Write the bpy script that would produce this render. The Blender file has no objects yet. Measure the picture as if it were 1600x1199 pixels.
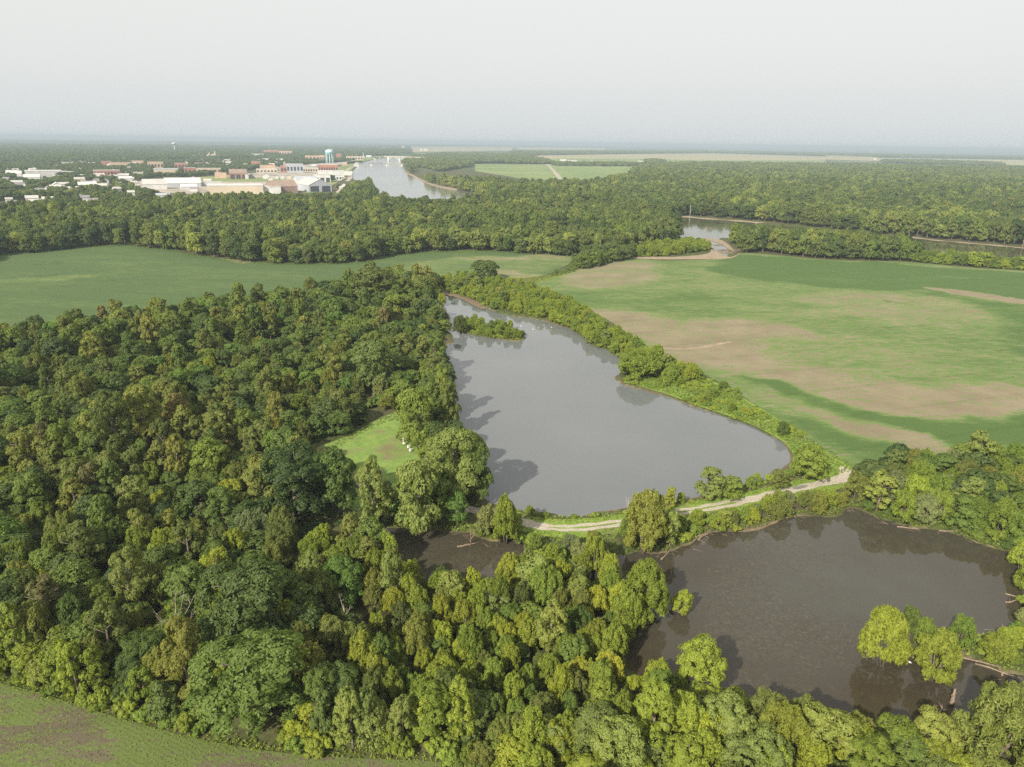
import bpy, math, random
import numpy as np
from mathutils import Vector, Matrix
from mathutils.geometry import delaunay_2d_cdt

# ------------------------------------------------------------------ camera, world, sun
scene = bpy.context.scene
COL = scene.collection
rng = np.random.default_rng(7)
random.seed(7)
CAMH = 100.0
FPX = 1111.0
PITCH = math.radians(18.72)
ROLL = math.radians(0.81)
cam_data = bpy.data.cameras.new('camera')
cam = bpy.data.objects.new('camera', cam_data)
COL.objects.link(cam)
cam_data.sensor_width = 36.0
cam_data.lens = 36.0 * FPX / 1600.0
cam_data.clip_start = 1.0
cam_data.clip_end = 120000.0
RM = Matrix.Rotation(math.pi/2 - PITCH, 3, 'X') @ Matrix.Rotation(ROLL, 3, 'Z')
cam.matrix_world = Matrix.Translation((0, 0, CAMH)) @ RM.to_4x4()
scene.camera = cam

SUN_AZ = math.radians(213)      # compass bearing of the sun, clockwise from +Y (behind, to the left)
SUN_EL = math.radians(34)
world = bpy.data.worlds.new('World')
scene.world = world
world.use_nodes = True
wn = world.node_tree.nodes; wl = world.node_tree.links
wn.clear()
w_out = wn.new('ShaderNodeOutputWorld'); w_bg = wn.new('ShaderNodeBackground')
sky = wn.new('ShaderNodeTexSky'); sky.sky_type = 'NISHITA'; sky.sun_disc = False
sky.sun_elevation = SUN_EL; sky.sun_rotation = SUN_AZ
sky.dust_density = 6.0; sky.air_density = 1.0; sky.ozone_density = 1.0; sky.altitude = 100
# thin even overcast / smoke veil over the clear sky
veil = wn.new('ShaderNodeMix'); veil.data_type = 'RGBA'; veil.inputs[0].default_value = 0.86
w_tc = wn.new('ShaderNodeTexCoord'); w_sep = wn.new('ShaderNodeSeparateXYZ')
w_ramp = wn.new('ShaderNodeValToRGB')
w_ramp.color_ramp.elements[0].position = 0.0; w_ramp.color_ramp.elements[0].color = (0.52, 0.55, 0.56, 1)
w_ramp.color_ramp.elements[1].position = 0.26; w_ramp.color_ramp.elements[1].color = (0.635, 0.622, 0.592, 1)
e = w_ramp.color_ramp.elements.new(0.10); e.color = (0.585, 0.592, 0.580, 1)
w_sc = wn.new('ShaderNodeVectorMath'); w_sc.operation = 'SCALE'; w_sc.inputs[3].default_value = 10.0
wl.new(w_tc.outputs['Generated'], w_sep.inputs[0]); wl.new(w_sep.outputs['Z'], w_ramp.inputs[0])
wl.new(w_ramp.outputs[0], w_sc.inputs[0])
wl.new(sky.outputs[0], veil.inputs[6]); wl.new(w_sc.outputs[0], veil.inputs[7])
wl.new(veil.outputs[2], w_bg.inputs[0]); w_bg.inputs[1].default_value = 0.1
wl.new(w_bg.outputs[0], w_out.inputs[0])

sun_data = bpy.data.lights.new('sun', 'SUN')
sun_data.energy = 4.9; sun_data.angle = math.radians(0.9); sun_data.color = (1.0, 0.93, 0.81)
sun = bpy.data.objects.new('sun', sun_data); COL.objects.link(sun)
to_sun = Vector((math.sin(SUN_AZ)*math.cos(SUN_EL), math.cos(SUN_AZ)*math.cos(SUN_EL), math.sin(SUN_EL)))
sun.rotation_euler = to_sun.to_track_quat('Z', 'Y').to_euler()
sun.location = (0, 0, 300)

scene.view_settings.view_transform = 'Standard'
scene.view_settings.look = 'None'
scene.view_settings.exposure = 0.60
scene.view_settings.gamma = 1.0
cy = scene.cycles
cy.max_bounces = 6; cy.diffuse_bounces = 3; cy.glossy_bounces = 3; cy.transmission_bounces = 3
cy.transparent_max_bounces = 4; cy.volume_bounces = 0
cy.use_adaptive_sampling = True; cy.adaptive_threshold = 0.01
cy.use_denoising = False
cy.sample_clamp_indirect = 6.0

# ------------------------------------------------------------------ pixel <-> world helpers
R3 = np.array([[RM[i][j] for j in range(3)] for i in range(3)])

def gp(px, py, z=0.0):
    """photo pixel (1600x1199) to the point it sees on the level z"""
    px = np.asarray(px, float); py = np.asarray(py, float)
    d = np.stack([(px-800)/FPX, -(py-599.5)/FPX, -np.ones_like(px)], -1) @ R3.T
    h = np.hypot(d[..., 0], d[..., 1])
    t = (z-CAMH)/np.minimum(d[..., 2], -h*CAMH/34000.0)             # nothing is placed beyond 34 km
    return d[..., 0]*t, d[..., 1]*t

def proj(x, y, z=0.0):
    p = np.stack(np.broadcast_arrays(np.asarray(x, float), np.asarray(y, float), np.asarray(z, float)-CAMH), -1) @ R3
    return 800 + FPX*p[..., 0]/(-p[..., 2]), 599.5 - FPX*p[..., 1]/(-p[..., 2]), -p[..., 2]

def W(pts, z=0.0):
    a = np.array(pts, float)
    x, y = gp(a[:, 0], a[:, 1], z)
    return np.stack([x, y], -1)

def smooth(poly, n=4, closed=True):
    P = np.asarray(poly); m = len(P); out = []
    rngi = range(m) if closed else range(m-1)
    for i in rngi:
        if closed:
            p0, p1, p2, p3 = P[(i-1) % m], P[i], P[(i+1) % m], P[(i+2) % m]
        else:
            p0, p1, p2, p3 = P[max(i-1, 0)], P[i], P[i+1], P[min(i+2, m-1)]
        for k in range(n):
            t = k/n
            out.append(0.5*((2*p1)+(-p0+p2)*t+(2*p0-5*p1+4*p2-p3)*t*t+(-p0+3*p1-3*p2+p3)*t**3))
    if not closed: out.append(P[-1])
    return np.array(out)

def inside(poly, x, y):
    x = np.asarray(x); y = np.asarray(y)
    r = np.zeros(x.shape, bool); n = len(poly); j = n-1
    for i in range(n):
        xi, yi = poly[i]; xj, yj = poly[j]
        if yi != yj:
            c = ((yi > y) != (yj > y)) & (x < (xj-xi)*(y-yi)/(yj-yi)+xi)
            r ^= c
        j = i
    return r

def sdist(poly, x, y, closed=True):
    """distance to the outline, negative inside"""
    x = np.asarray(x, float); y = np.asarray(y, float)
    best = np.full(x.shape, 1e18); n = len(poly)
    for i in range(n if closed else n-1):
        ax, ay = poly[i]; bx, by = poly[(i+1) % n]
        dx, dy = bx-ax, by-ay; L = dx*dx+dy*dy+1e-12
        t = np.clip(((x-ax)*dx+(y-ay)*dy)/L, 0, 1)
        best = np.minimum(best, (x-ax-t*dx)**2+(y-ay-t*dy)**2)
    d = np.sqrt(best)
    return np.where(inside(poly, x, y), -d, d) if closed else d

def vnoise(x, y, s, seed=0):
    """cheap smooth value noise in -1..1"""
    x = np.asarray(x)/s; y = np.asarray(y)/s
    def h(i, j):
        v = np.sin(i*127.1+j*311.7+seed*74.7)*43758.5453
        return (v-np.floor(v))*2-1
    i = np.floor(x); j = np.floor(y); u = x-i; v = y-j
    u = u*u*(3-2*u); v = v*v*(3-2*v)
    return (h(i, j)*(1-u)+h(i+1, j)*u)*(1-v)+(h(i, j+1)*(1-u)+h(i+1, j+1)*u)*v

# ------------------------------------------------------------------ mesh helpers
def new_mesh(name, verts, faces, mats=(), mat_idx=None, smooth_=False):
    me = bpy.data.meshes.new(name)
    verts = np.asarray(verts, np.float32)
    if isinstance(faces, np.ndarray):
        k = faces.shape[1]; n = len(faces)
        me.vertices.add(len(verts)); me.vertices.foreach_set('co', verts.ravel())
        me.loops.add(n*k); me.loops.foreach_set('vertex_index', faces.astype(np.int32).ravel())
        me.polygons.add(n)
        me.polygons.foreach_set('loop_start', np.arange(0, n*k, k, dtype=np.int32))
        me.polygons.foreach_set('loop_total', np.full(n, k, dtype=np.int32))
        me.update(calc_edges=True)
    else:
        me.from_pydata(verts.tolist(), [], faces); me.update()
    for m in mats: me.materials.append(m)
    if mat_idx is not None: me.polygons.foreach_set('material_index', np.asarray(mat_idx, np.int32))
    if smooth_: me.polygons.foreach_set('use_smooth', np.ones(len(me.polygons), bool))
    return me

def fattr(me, name, vals, domain='POINT'):
    a = me.attributes.new(name, 'FLOAT', domain); a.data.foreach_set('value', np.asarray(vals, np.float32))

def link(name, me, parent=None, **props):
    o = bpy.data.objects.new(name, me); COL.objects.link(o)
    if parent is not None: o.parent = parent
    for k, v in props.items(): o[k] = v
    return o

def empty(name, loc, label, cat, group=None, rz=0.0, scale=None):
    o = bpy.data.objects.new(name, None); COL.objects.link(o)
    o.location = loc; o.rotation_euler[2] = rz
    if scale is not None: o.scale = scale
    o.empty_display_size = 1.0
    o['label'] = label; o['category'] = cat
    if group: o['group'] = group
    return o

class MB:
    """collects boxes, tubes and prisms into one mesh"""
    def __init__(s): s.v = []; s.f = []
    def add(s, v, f):
        n = len(s.v); s.v += [tuple(p) for p in v]; s.f += [tuple(i+n for i in q) for q in f]
    def box(s, x0, x1, y0, y1, z0, z1):
        s.add([(x0,y0,z0),(x1,y0,z0),(x1,y1,z0),(x0,y1,z0),(x0,y0,z1),(x1,y0,z1),(x1,y1,z1),(x0,y1,z1)],
              [(0,3,2,1),(4,5,6,7),(0,1,5,4),(1,2,6,5),(2,3,7,6),(3,0,4,7)])
    def prism(s, pts, y0, y1):
        """outline in x,z swept along y"""
        n = len(pts)
        s.add([(x,y0,z) for x, z in pts]+[(x,y1,z) for x, z in pts],
              [tuple(range(n)), tuple(range(2*n-1, n-1, -1))]+[(i, i+n, (i+1) % n+n, (i+1) % n) for i in range(n)])
    def tube(s, path, radii, k=7, cap=True):
        path = [Vector(p) for p in path]; rings = []
        for i, p in enumerate(path):
            d = (path[min(i+1, len(path)-1)]-path[max(i-1, 0)]).normalized()
            a = d.cross(Vector((0.3, 0.9, 0.31))).normalized(); b = d.cross(a)
            rings.append([p+radii[i]*(math.cos(2*math.pi*j/k)*a+math.sin(2*math.pi*j/k)*b) for j in range(k)])
        v = [tuple(q) for r in rings for q in r]
        f = [(i*k+j, i*k+(j+1) % k, (i+1)*k+(j+1) % k, (i+1)*k+j) for i in range(len(path)-1) for j in range(k)]
        if cap: f += [tuple(range(k))[::-1], tuple((len(path)-1)*k+j for j in range(k))]
        s.add(v, f)
    def lathe(s, prof, k=20, c=(0, 0, 0)):
        v = [(c[0]+r*math.cos(2*math.pi*j/k), c[1]+r*math.sin(2*math.pi*j/k), c[2]+z) for r, z in prof for j in range(k)]
        f = [(i*k+j, i*k+(j+1) % k, (i+1)*k+(j+1) % k, (i+1)*k+j) for i in range(len(prof)-1) for j in range(k)]
        s.add(v, f)
    def build(s, name, mat, parent=None, sm=False, **props):
        me = new_mesh(name, s.v, s.f, [mat] if mat else [], smooth_=sm)
        return link(name, me, parent, **props)

# ------------------------------------------------------------------ materials
class NT:
    def __init__(s, name):
        s.m = bpy.data.materials.new(name); s.m.use_nodes = True
        s.n = s.m.node_tree.nodes; s.l = s.m.node_tree.links
        s.b = s.n['Principled BSDF']; s.out = s.n['Material Output']
    def node(s, t, **kw):
        n = s.n.new(t)
        for k, v in kw.items(): setattr(n, k, v)
        return n
    def pos(s):
        return s.node('ShaderNodeNewGeometry').outputs['Position']
    def noise(s, scale, detail=3, vec=None, rough=0.55, stretch=None):
        n = s.node('ShaderNodeTexNoise'); n.inputs['Scale'].default_value = scale
        n.inputs['Detail'].default_value = detail; n.inputs['Roughness'].default_value = rough
        v = vec or s.pos()
        if stretch:
            mp = s.node('ShaderNodeMapping'); mp.inputs['Rotation'].default_value = (0, 0, stretch[1])
            mp.inputs['Scale'].default_value = (1, stretch[0], 1)
            s.l.new(v, mp.inputs['Vector']); v = mp.outputs[0]
        s.l.new(v, n.inputs['Vector']); return n.outputs['Fac']
    def math(s, op, a, b=None, c=None, clamp=False):
        n = s.node('ShaderNodeMath', operation=op, use_clamp=clamp)
        for i, q in enumerate((a, b, c)):
            if q is None: continue
            if isinstance(q, (int, float)): n.inputs[i].default_value = q
            else: s.l.new(q, n.inputs[i])
        return n.outputs[0]
    def ramp(s, fac, lo, hi):
        n = s.node('ShaderNodeMapRange', clamp=True)
        s.l.new(fac, n.inputs[0]); n.inputs[1].default_value = lo; n.inputs[2].default_value = hi
        return n.outputs[0]
    def mix(s, fac, a, b, blend='MIX'):
        n = s.node('ShaderNodeMix', data_type='RGBA', blend_type=blend)
        for i, q in ((0, fac), (6, a), (7, b)):
            if isinstance(q, (int, float)): n.inputs[i].default_value = q
            elif isinstance(q, tuple): n.inputs[i].default_value = (*q, 1)[:4]
            else: s.l.new(q, n.inputs[i])
        return n.outputs[2]
    def attr(s, name):
        return s.node('ShaderNodeAttribute', attribute_name=name).outputs['Fac']
    def color(s, c): 
        if isinstance(c, tuple): s.b.inputs['Base Color'].default_value = (*c, 1)
        else: s.l.new(c, s.b.inputs['Base Color'])
        return s
    def rough(s, r, spec=0.3):
        s.b.inputs['Roughness'].default_value = r
        s.b.inputs['Specular IOR Level'].default_value = spec; return s
    def bump(s, h, strength, dist):
        n = s.node('ShaderNodeBump'); n.inputs['Strength'].default_value = strength; n.inputs['Distance'].default_value = dist
        s.l.new(h, n.inputs['Height']); s.l.new(n.outputs[0], s.b.inputs['Normal'])

def plain(name, c, rough=0.7, spec=0.3, var=0.15, sc=0.8, metal=0.0):
    t = NT(name); n = t.noise(sc, 4)
    t.color(t.mix(t.ramp(n, 0.3, 0.7), tuple(v*(1-var) for v in c), tuple(min(1, v*(1+var)) for v in c))).rough(rough, spec)
    t.b.inputs['Metallic'].default_value = metal
    return t.m

def foliage_mat():
    t = NT('foliage')
    oi = t.node('ShaderNodeObjectInfo')
    lv = t.attr('lv')
    c = oi.outputs['Color']; rnd = oi.outputs['Random']
    # each tree leans a little darker, more olive or more yellow than its kind
    c = t.mix(t.ramp(rnd, 0.0, 0.4), t.mix(1.0, c, (0.66, 0.74, 0.78), 'MULTIPLY'), c)
    c = t.mix(t.ramp(rnd, 0.6, 1.0), c, t.mix(1.0, c, (1.28, 1.18, 0.95), 'MULTIPLY'))
    r2 = t.math('FRACT', t.math('MULTIPLY', rnd, 37.7))
    c = t.mix(t.ramp(r2, 0.7, 1.0), c, t.mix(1.0, c, (1.06, 1.0, 1.0), 'MULTIPLY'))
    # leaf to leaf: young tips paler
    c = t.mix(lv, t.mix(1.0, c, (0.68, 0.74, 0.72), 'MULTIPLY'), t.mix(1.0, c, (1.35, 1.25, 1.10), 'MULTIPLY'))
    t.color(c); t.rough(0.55, 0.25)
    tr = t.node('ShaderNodeBsdfTranslucent')
    t.l.new(t.mix(1.0, c, (1.25, 1.35, 0.7), 'MULTIPLY'), tr.inputs['Color'])
    mx = t.node('ShaderNodeMixShader'); mx.inputs[0].default_value = 0.42
    t.l.new(t.b.outputs[0], mx.inputs[1]); t.l.new(tr.outputs[0], mx.inputs[2]); t.l.new(mx.outputs[0], t.out.inputs[0])
    return t.m
M_LEAF = foliage_mat()

def bark_mat(name, a, b):
    t = NT(name); n = t.noise(3.0, 5, stretch=None)
    t.color(t.mix(t.ramp(n, 0.35, 0.65), a, b)).rough(0.85, 0.2); return t.m
M_BARK = bark_mat('bark', (0.09, 0.07, 0.05), (0.22, 0.18, 0.14))
M_DEAD = bark_mat('dead_wood', (0.22, 0.18, 0.15), (0.42, 0.36, 0.30))
M_DRIFT = bark_mat('driftwood', (0.13, 0.095, 0.065), (0.30, 0.235, 0.17))

def ground_mat():
    t = NT('forest_floor')
    n1 = t.noise(0.02, 5); n2 = t.noise(0.6, 5)
    c = t.mix(t.ramp(n2, 0.35, 0.65), (0.045, 0.055, 0.018), (0.095, 0.115, 0.035))
    c = t.mix(t.ramp(n1, 0.42, 0.62), c, (0.10, 0.085, 0.05))
    mud = t.ramp(t.attr('shore'), 0.25, 1.0)                       # bare wet mud along the waterline
    c = t.mix(mud, c, t.mix(t.ramp(n2, 0.4, 0.6), (0.17, 0.125, 0.08), (0.25, 0.19, 0.12)))
    far = t.ramp(t.attr('far'), 0.0, 1.0)
    f1 = t.noise(0.0011, 3, stretch=(2.5, 0.2)); f2 = t.noise(0.0045, 4)
    fc = t.mix(t.ramp(f1, 0.56, 0.64), (0.055, 0.085, 0.035), (0.26, 0.25, 0.14))
    fc = t.mix(t.ramp(f2, 0.52, 0.6), fc, (0.10, 0.15, 0.055))
    c = t.mix(far, c, fc)
    t.color(c).rough(0.95, 0.1); t.bump(n2, 0.6, 0.4); return t.m

def field_mat(name, dense, thin, soil, soil2, row_dir, row_gap=0.0, clod=1.0):
    """crop stands over bare soil; 'veg' says how closely the crop covers the ground there"""
    t = NT(name)
    veg = t.attr('veg'); p = t.pos()
    big = t.noise(0.018, 5, stretch=(2.6, row_dir)); mid = t.noise(0.11, 5, stretch=(2.2, row_dir)); fine = t.noise(1.5, 7, rough=0.78)
    v = t.math('ADD', veg, t.math('MULTIPLY', t.math('SUBTRACT', big, 0.5), 0.9))
    v = t.math('ADD', v, t.math('MULTIPLY', t.math('SUBTRACT', mid, 0.5), 0.55))
    cover = t.math('ADD', v, t.math('MULTIPLY', t.math('SUBTRACT', fine, 0.5), 2.4*clod))
    cover = t.math('ADD', cover, t.math('MULTIPLY', t.math('SUBTRACT', t.noise(0.20, 7, rough=0.75, stretch=(2.2, row_dir)), 0.5), 2.6*clod))
    cover = t.math('ADD', cover, t.math('MULTIPLY', t.math('SUBTRACT', t.noise(0.06, 4, rough=0.7, stretch=(7.0, row_dir)), 0.5), 1.7*clod))
    if row_gap:
        mp = t.node('ShaderNodeMapping'); mp.inputs['Rotation'].default_value = (0, 0, row_dir)
        t.l.new(p, mp.inputs['Vector'])
        w = t.node('ShaderNodeTexWave'); w.wave_type = 'BANDS'; w.bands_direction = 'Y'
        w.inputs['Scale'].default_value = 1.0/row_gap*0.314; w.inputs['Distortion'].default_value = 1.2; w.inputs['Detail'].default_value = 2
        t.l.new(mp.outputs[0], w.inputs['Vector'])
        cover = t.math('ADD', cover, t.math('MULTIPLY', t.math('SUBTRACT', w.outputs['Fac'], 0.5), 0.22))
    s = t.mix(t.ramp(t.noise(0.05, 4), 0.35, 0.65), soil, soil2)
    s = t.mix(t.ramp(fine, 0.25, 0.75), t.mix(1.0, s, (0.8, 0.8, 0.8), 'MULTIPLY'), s)
    crop = t.mix(t.ramp(t.math('ADD', v, t.math('MULTIPLY', t.math('SUBTRACT', t.noise(0.12, 6, rough=0.7, stretch=(4.0, row_dir)), 0.5), 0.9)), 0.55, 1.05), thin, dense)
    crop = t.mix(t.ramp(fine, 0.3, 0.7), t.mix(1.0, crop, (0.72, 0.76, 0.72), 'MULTIPLY'), t.mix(1.0, crop, (1.15, 1.12, 1.1), 'MULTIPLY'))
    c = t.mix(t.ramp(cover, 0.42, 0.54), s, crop)
    mp2 = t.node('ShaderNodeMapping'); mp2.inputs['Rotation'].default_value = (0, 0, row_dir); t.l.new(p, mp2.inputs['Vector'])
    w2 = t.node('ShaderNodeTexWave'); w2.wave_type = 'BANDS'; w2.bands_direction = 'Y'; w2.inputs['Scale'].default_value = 0.0115; w2.inputs['Distortion'].default_value = 0.6; w2.inputs['Detail Scale'].default_value = 0.05
    t.l.new(mp2.outputs[0], w2.inputs['Vector'])                   # sprayer tramlines
    c = t.mix(t.math('MULTIPLY', t.ramp(w2.outputs['Fac'], 0.97, 1.0), 0.30), c, t.mix(1.0, c, (0.72, 0.75, 0.7), 'MULTIPLY'))
    gul = t.attr('gully')                                          # washed-out furrows where nothing grows
    c = t.mix(t.math('MULTIPLY', gul, t.ramp(t.noise(0.35, 3), 0.4, 0.6)), c, (0.035, 0.045, 0.02))
    t.color(c).rough(0.9, 0.1); t.bump(t.math('ADD', fine, t.math('MULTIPLY', mid, 0.5)), 0.5, 0.5); return t.m

def grass_mat(name, a, b, dry=(0.22, 0.2, 0.1), sc=0.35):
    t = NT(name); n1 = t.noise(sc, 5); n2 = t.noise(sc*6, 5, rough=0.7); n3 = t.noise(sc*0.25, 4)
    c = t.mix(t.ramp(n1, 0.35, 0.65), a, b); c = t.mix(t.ramp(n3, 0.52, 0.68), c, dry)
    c = t.mix(t.ramp(n2, 0.25, 0.75), t.mix(1.0, c, (0.65, 0.7, 0.65), 'MULTIPLY'), t.mix(1.0, c, (1.15, 1.15, 1.1), 'MULTIPLY'))
    t.color(c).rough(0.9, 0.15); t.bump(n2, 0.6, 0.25); return t.m

def water_mat(name, base, base2, rough, ripple, weeds=None, spec=0.5, sc=0.012):
    t = NT(name)
    n = t.noise(sc, 4); c = t.mix(t.ramp(n, 0.38, 0.62), base, base2)
    if weeds:
        a = t.noise(0.024, 6, rough=0.65); b = t.noise(1.1, 8, rough=0.8)
        m = t.math('MULTIPLY', t.ramp(a, 0.50, 0.56), t.ramp(b, 0.50, 0.58))
        c = t.mix(t.math('MULTIPLY', m, 0.75), c, weeds)
        d = t.math('MULTIPLY', t.ramp(a, 0.44, 0.6), t.ramp(t.noise(0.5, 6, rough=0.75), 0.45, 0.65))
        c = t.mix(t.math('MULTIPLY', d, 0.55), c, (0.035, 0.03, 0.022))
    t.color(c); t.b.inputs['IOR'].default_value = 1.38; t.rough(rough, spec)
    rp = t.math('ADD', t.noise(0.9, 3), t.math('MULTIPLY', t.noise(0.15, 2), 1.5))
    t.bump(rp, ripple, 0.06); return t.m

M_GROUND = ground_mat()
M_SOY = field_mat('soybean_crop', (0.080, 0.122, 0.046), (0.135, 0.185, 0.062), (0.30, 0.24, 0.16), (0.26, 0.2, 0.13), 0.25, 3.0, 0.36)
M_SOY2 = field_mat('patchy_soybean_crop', (0.078, 0.128, 0.038), (0.142, 0.208, 0.062), (0.265, 0.222, 0.145), (0.210, 0.176, 0.112), -0.32, 2.4, 0.95)
M_SEED = field_mat('seedling_crop', (0.12, 0.155, 0.045), (0.125, 0.160, 0.050), (0.150, 0.130, 0.082), (0.118, 0.102, 0.066), -0.45, 1.5, 1.3)
M_CLEAR = grass_mat('mown_grass', (0.15, 0.225, 0.055), (0.21, 0.285, 0.07), (0.19, 0.165, 0.085))
M_BANK = grass_mat('bank_grass', (0.15, 0.22, 0.04), (0.21, 0.28, 0.055), (0.16, 0.17, 0.06))
M_PARK = grass_mat('park_grass', (0.16, 0.22, 0.08), (0.22, 0.26, 0.10), (0.32, 0.28, 0.15), 0.03)
M_FARF = grass_mat('distant_crop', (0.33, 0.29, 0.17), (0.38, 0.33, 0.20), (0.30, 0.29, 0.15), 0.004)
M_FARG = grass_mat('distant_green_crop', (0.16, 0.22, 0.08), (0.22, 0.27, 0.10), (0.28, 0.27, 0.13), 0.006)
M_GRAVEL = plain('gravel', (0.36, 0.32, 0.25), 0.9, 0.1, 0.3, 1.6)
M_SAND = plain('sandy_mud', (0.27, 0.215, 0.15), 0.9, 0.1, 0.22, 0.25)
M_MUD = plain('wet_mud', (0.16, 0.115, 0.07), 0.6, 0.3, 0.3, 0.6)
M_YARD = plain('pale_yard_surface', (0.34, 0.30, 0.25), 0.9, 0.1, 0.3, 0.03)
M_POND = water_mat('pond_water', (0.122, 0.132, 0.134), (0.142, 0.150, 0.150), 0.04, 0.07)
M_SWAMP = water_mat('swamp_water', (0.044, 0.035, 0.022), (0.060, 0.058, 0.044), 0.03, 0.025, weeds=(0.092, 0.078, 0.048), sc=0.016)
M_RIVER = water_mat('river_water', (0.16, 0.16, 0.13), (0.19, 0.185, 0.16), 0.10, 0.15, sc=0.004)
M_CREEK = water_mat('creek_water', (0.07, 0.075, 0.035), (0.10, 0.10, 0.055), 0.07, 0.12, sc=0.02)

# ------------------------------------------------------------------ outlines in photo pixels (at ground level)
POND = [(683,457),(700,459),(720,464),(745,473),(770,487),(800,494),(825,498),(850,501),(875,510),(900,520),(925,540),(950,550),
        (970,562),(966,580),(965,597),(987,607),(1040,620),(1088,638),(1140,655),(1184,673),(1222,696),(1235,713),(1229,730),
        (1206,744),(1160,761),(1090,776),(1030,788),(960,799),(900,804),(840,802),(800,794),(772,788),(752,770),(735,735),(722,700),
        (706,680),(698,655),(703,628),(713,600),(704,582),(690,556),(690,541),(708,537),(700,515),(706,500),(694,480),(680,466)]
ISLAND = [(708,506),(722,518),(745,526),(780,531),(812,533),(823,525),(812,516),(790,510),(755,508),(725,500)]
SWAMP = [(560,838),(600,829),(640,832),(690,826),(732,832),(760,845),(777,850),(806,845),(820,868),(850,890),(900,892),(940,884),(955,868),
         (1000,864),(1052,866),(1082,850),(1112,835),(1157,829),(1187,822),(1225,813),(1300,803),(1322,794),(1345,797),
         (1375,811),(1412,822),(1450,828),(1487,831),(1525,843),(1562,860),(1605,872),(1660,900),(1640,960),(1560,985),(1492,990),
         (1488,1022),(1525,1031),(1562,1044),(1640,1075),(1640,1130),(1560,1160),(1480,1170),(1400,1165),(1300,1165),(1200,1140),
         (1100,1085),(1010,1060),(930,1015),(860,1030),(760,1045),(660,1040),(590,1020),(560,975),(600,930),(585,890)]
CHANNEL = [(330,850),(370,842),(420,836),(480,850),(470,870),(410,875),(350,872)]
SLOUGH = [(380,540),(420,533),(450,536),(440,548),(400,550)]
RIVER = [(551,270),(554,282),(579,295),(600,320),(680,327),(770,314),(710,296),(689,292),(667,286),(647,276),(634,269),(632,257),
         (640,249),(615,246),(590,249),(570,254),(558,262)]
BEND = [(1050,341),(1100,344),(1165,349),(1300,362),(1425,374),(1500,381),(1600,389),(1750,403),(1750,421),(1600,405),(1500,397),
        (1420,397),(1300,385),(1180,378),(1128,373),(1128,380),(1143,390),(1152,400),(1130,403),(1112,388),(1092,375),(1060,370)]
F1 = [(-220,438),(0,398),(60,393),(190,382),(330,402),(420,411),(540,410),(610,400),(660,394),(720,391),(800,394),(900,399),(905,402),
      (860,428),(800,436),(700,434),(620,440),(560,452),(450,474),(330,490),(200,513),(0,545),(-260,600)]
F2 = [(862,434),(905,421),(960,407),(985,403),(1040,408),(1125,404),(1155,396),(1200,398),(1300,407),(1400,409),(1475,415),(1550,421),
      (1600,424),(1900,455),(2000,760),(1700,735),(1520,722),(1440,728),(1370,735),(1345,738),(1290,705),(1200,645),(1100,585),(1030,560),
      (965,510),(880,462),(835,444)]
F3 = [(-60,1045),(0,1068),(60,1083),(150,1112),(280,1148),(400,1172),(520,1184),(640,1189),(800,1205),(900,1260),(-60,1280)]
CLEARING = [(474,716),(540,683),(600,652),(630,642),(645,665),(652,700),(664,765),(600,800),(520,785)]
ROAD = [(1352,738),(1326,745),(1292,754),(1240,766),(1196,776),(1150,786),(1090,797),(1030,806),(968,818),(900,826),(850,824),(805,814),(750,800),(690,790),(620,776),(520,752),(390,740),(260,745)]
POND_W = smooth(W(POND)); ISLAND_W = smooth(W(ISLAND)); SWAMP_W = smooth(W(SWAMP)); CHANNEL_W = smooth(W(CHANNEL)); SLOUGH_W = smooth(W(SLOUGH))
RIVER_W = smooth(W(RIVER)); BEND_W = smooth(W(BEND)); F1_W = smooth(W(F1, 0.5), 3); F2_W = smooth(W(F2, 0.5), 3); F3_W = smooth(W(F3, 0.5), 3)
CLEAR_W = smooth(W(CLEARING, 0.5)); ROAD_W = smooth(W(ROAD, 0.5), 6, closed=False)
DROP = smooth(W([(1390,1003),(1402,996),(1430,998),(1452,1006),(1440,1018),(1405,1015)]), 4)   # mud islet in the swamp pond

def shore_field(x, y):
    """signed distance to the nearest shore, negative in the water"""
    nz = 1.3*vnoise(x, y, 9, 3)+0.7*vnoise(x, y, 4, 5)
    d = sdist(POND_W, x, y)
    d = np.maximum(d, -sdist(ISLAND_W, x, y))
    s = sdist(SWAMP_W, x, y)+1.2*vnoise(x, y, 14, 9)
    s = np.maximum(s, -sdist(DROP, x, y))
    for q in (CHANNEL_W, SLOUGH_W): s = np.minimum(s, sdist(q, x, y))
    return np.minimum(d, s)+nz

def axis(lo, hi, step, far):
    mid = np.arange(lo, hi+step, step); out = []; d = step
    a = hi+step; right = []
    while a < far: right.append(a); d *= 1.28; a += d
    right.append(far); left = []; a = lo-step; d = step
    while a > -far: left.append(a); d *= 1.28; a -= d
    left.append(-far)
    return np.array(left[::-1]+mid.tolist()+right)
gx = axis(-300, 340, 2.5, 42000); gy = axis(70, 480, 2.5, 42000)
GX, GY = np.meshgrid(gx, gy); fx = GX.ravel(); fy = GY.ravel()
near = (fx > -320) & (fx < 360) & (fy > 50) & (fy < 500)
SD = np.full(fx.shape, 99.0); SD[near] = shore_field(fx[near], fy[near])
gz = np.clip(SD*0.45, -1.6, 0.5)
gz = gz+np.where(SD > 4, 0.12*vnoise(fx, fy, 11, 1)*np.clip((SD-4)/6, 0, 1)*near, 0)
nx, ny = len(gx), len(gy)
ii = (np.arange(ny-1)[:, None]*nx+np.arange(nx-1)[None, :]).ravel()
quads = np.stack([ii, ii+1, ii+1+nx, ii+nx], -1)
me = new_mesh('ground', np.stack([fx, fy, gz], -1), quads, [M_GROUND], smooth_=True)
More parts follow.
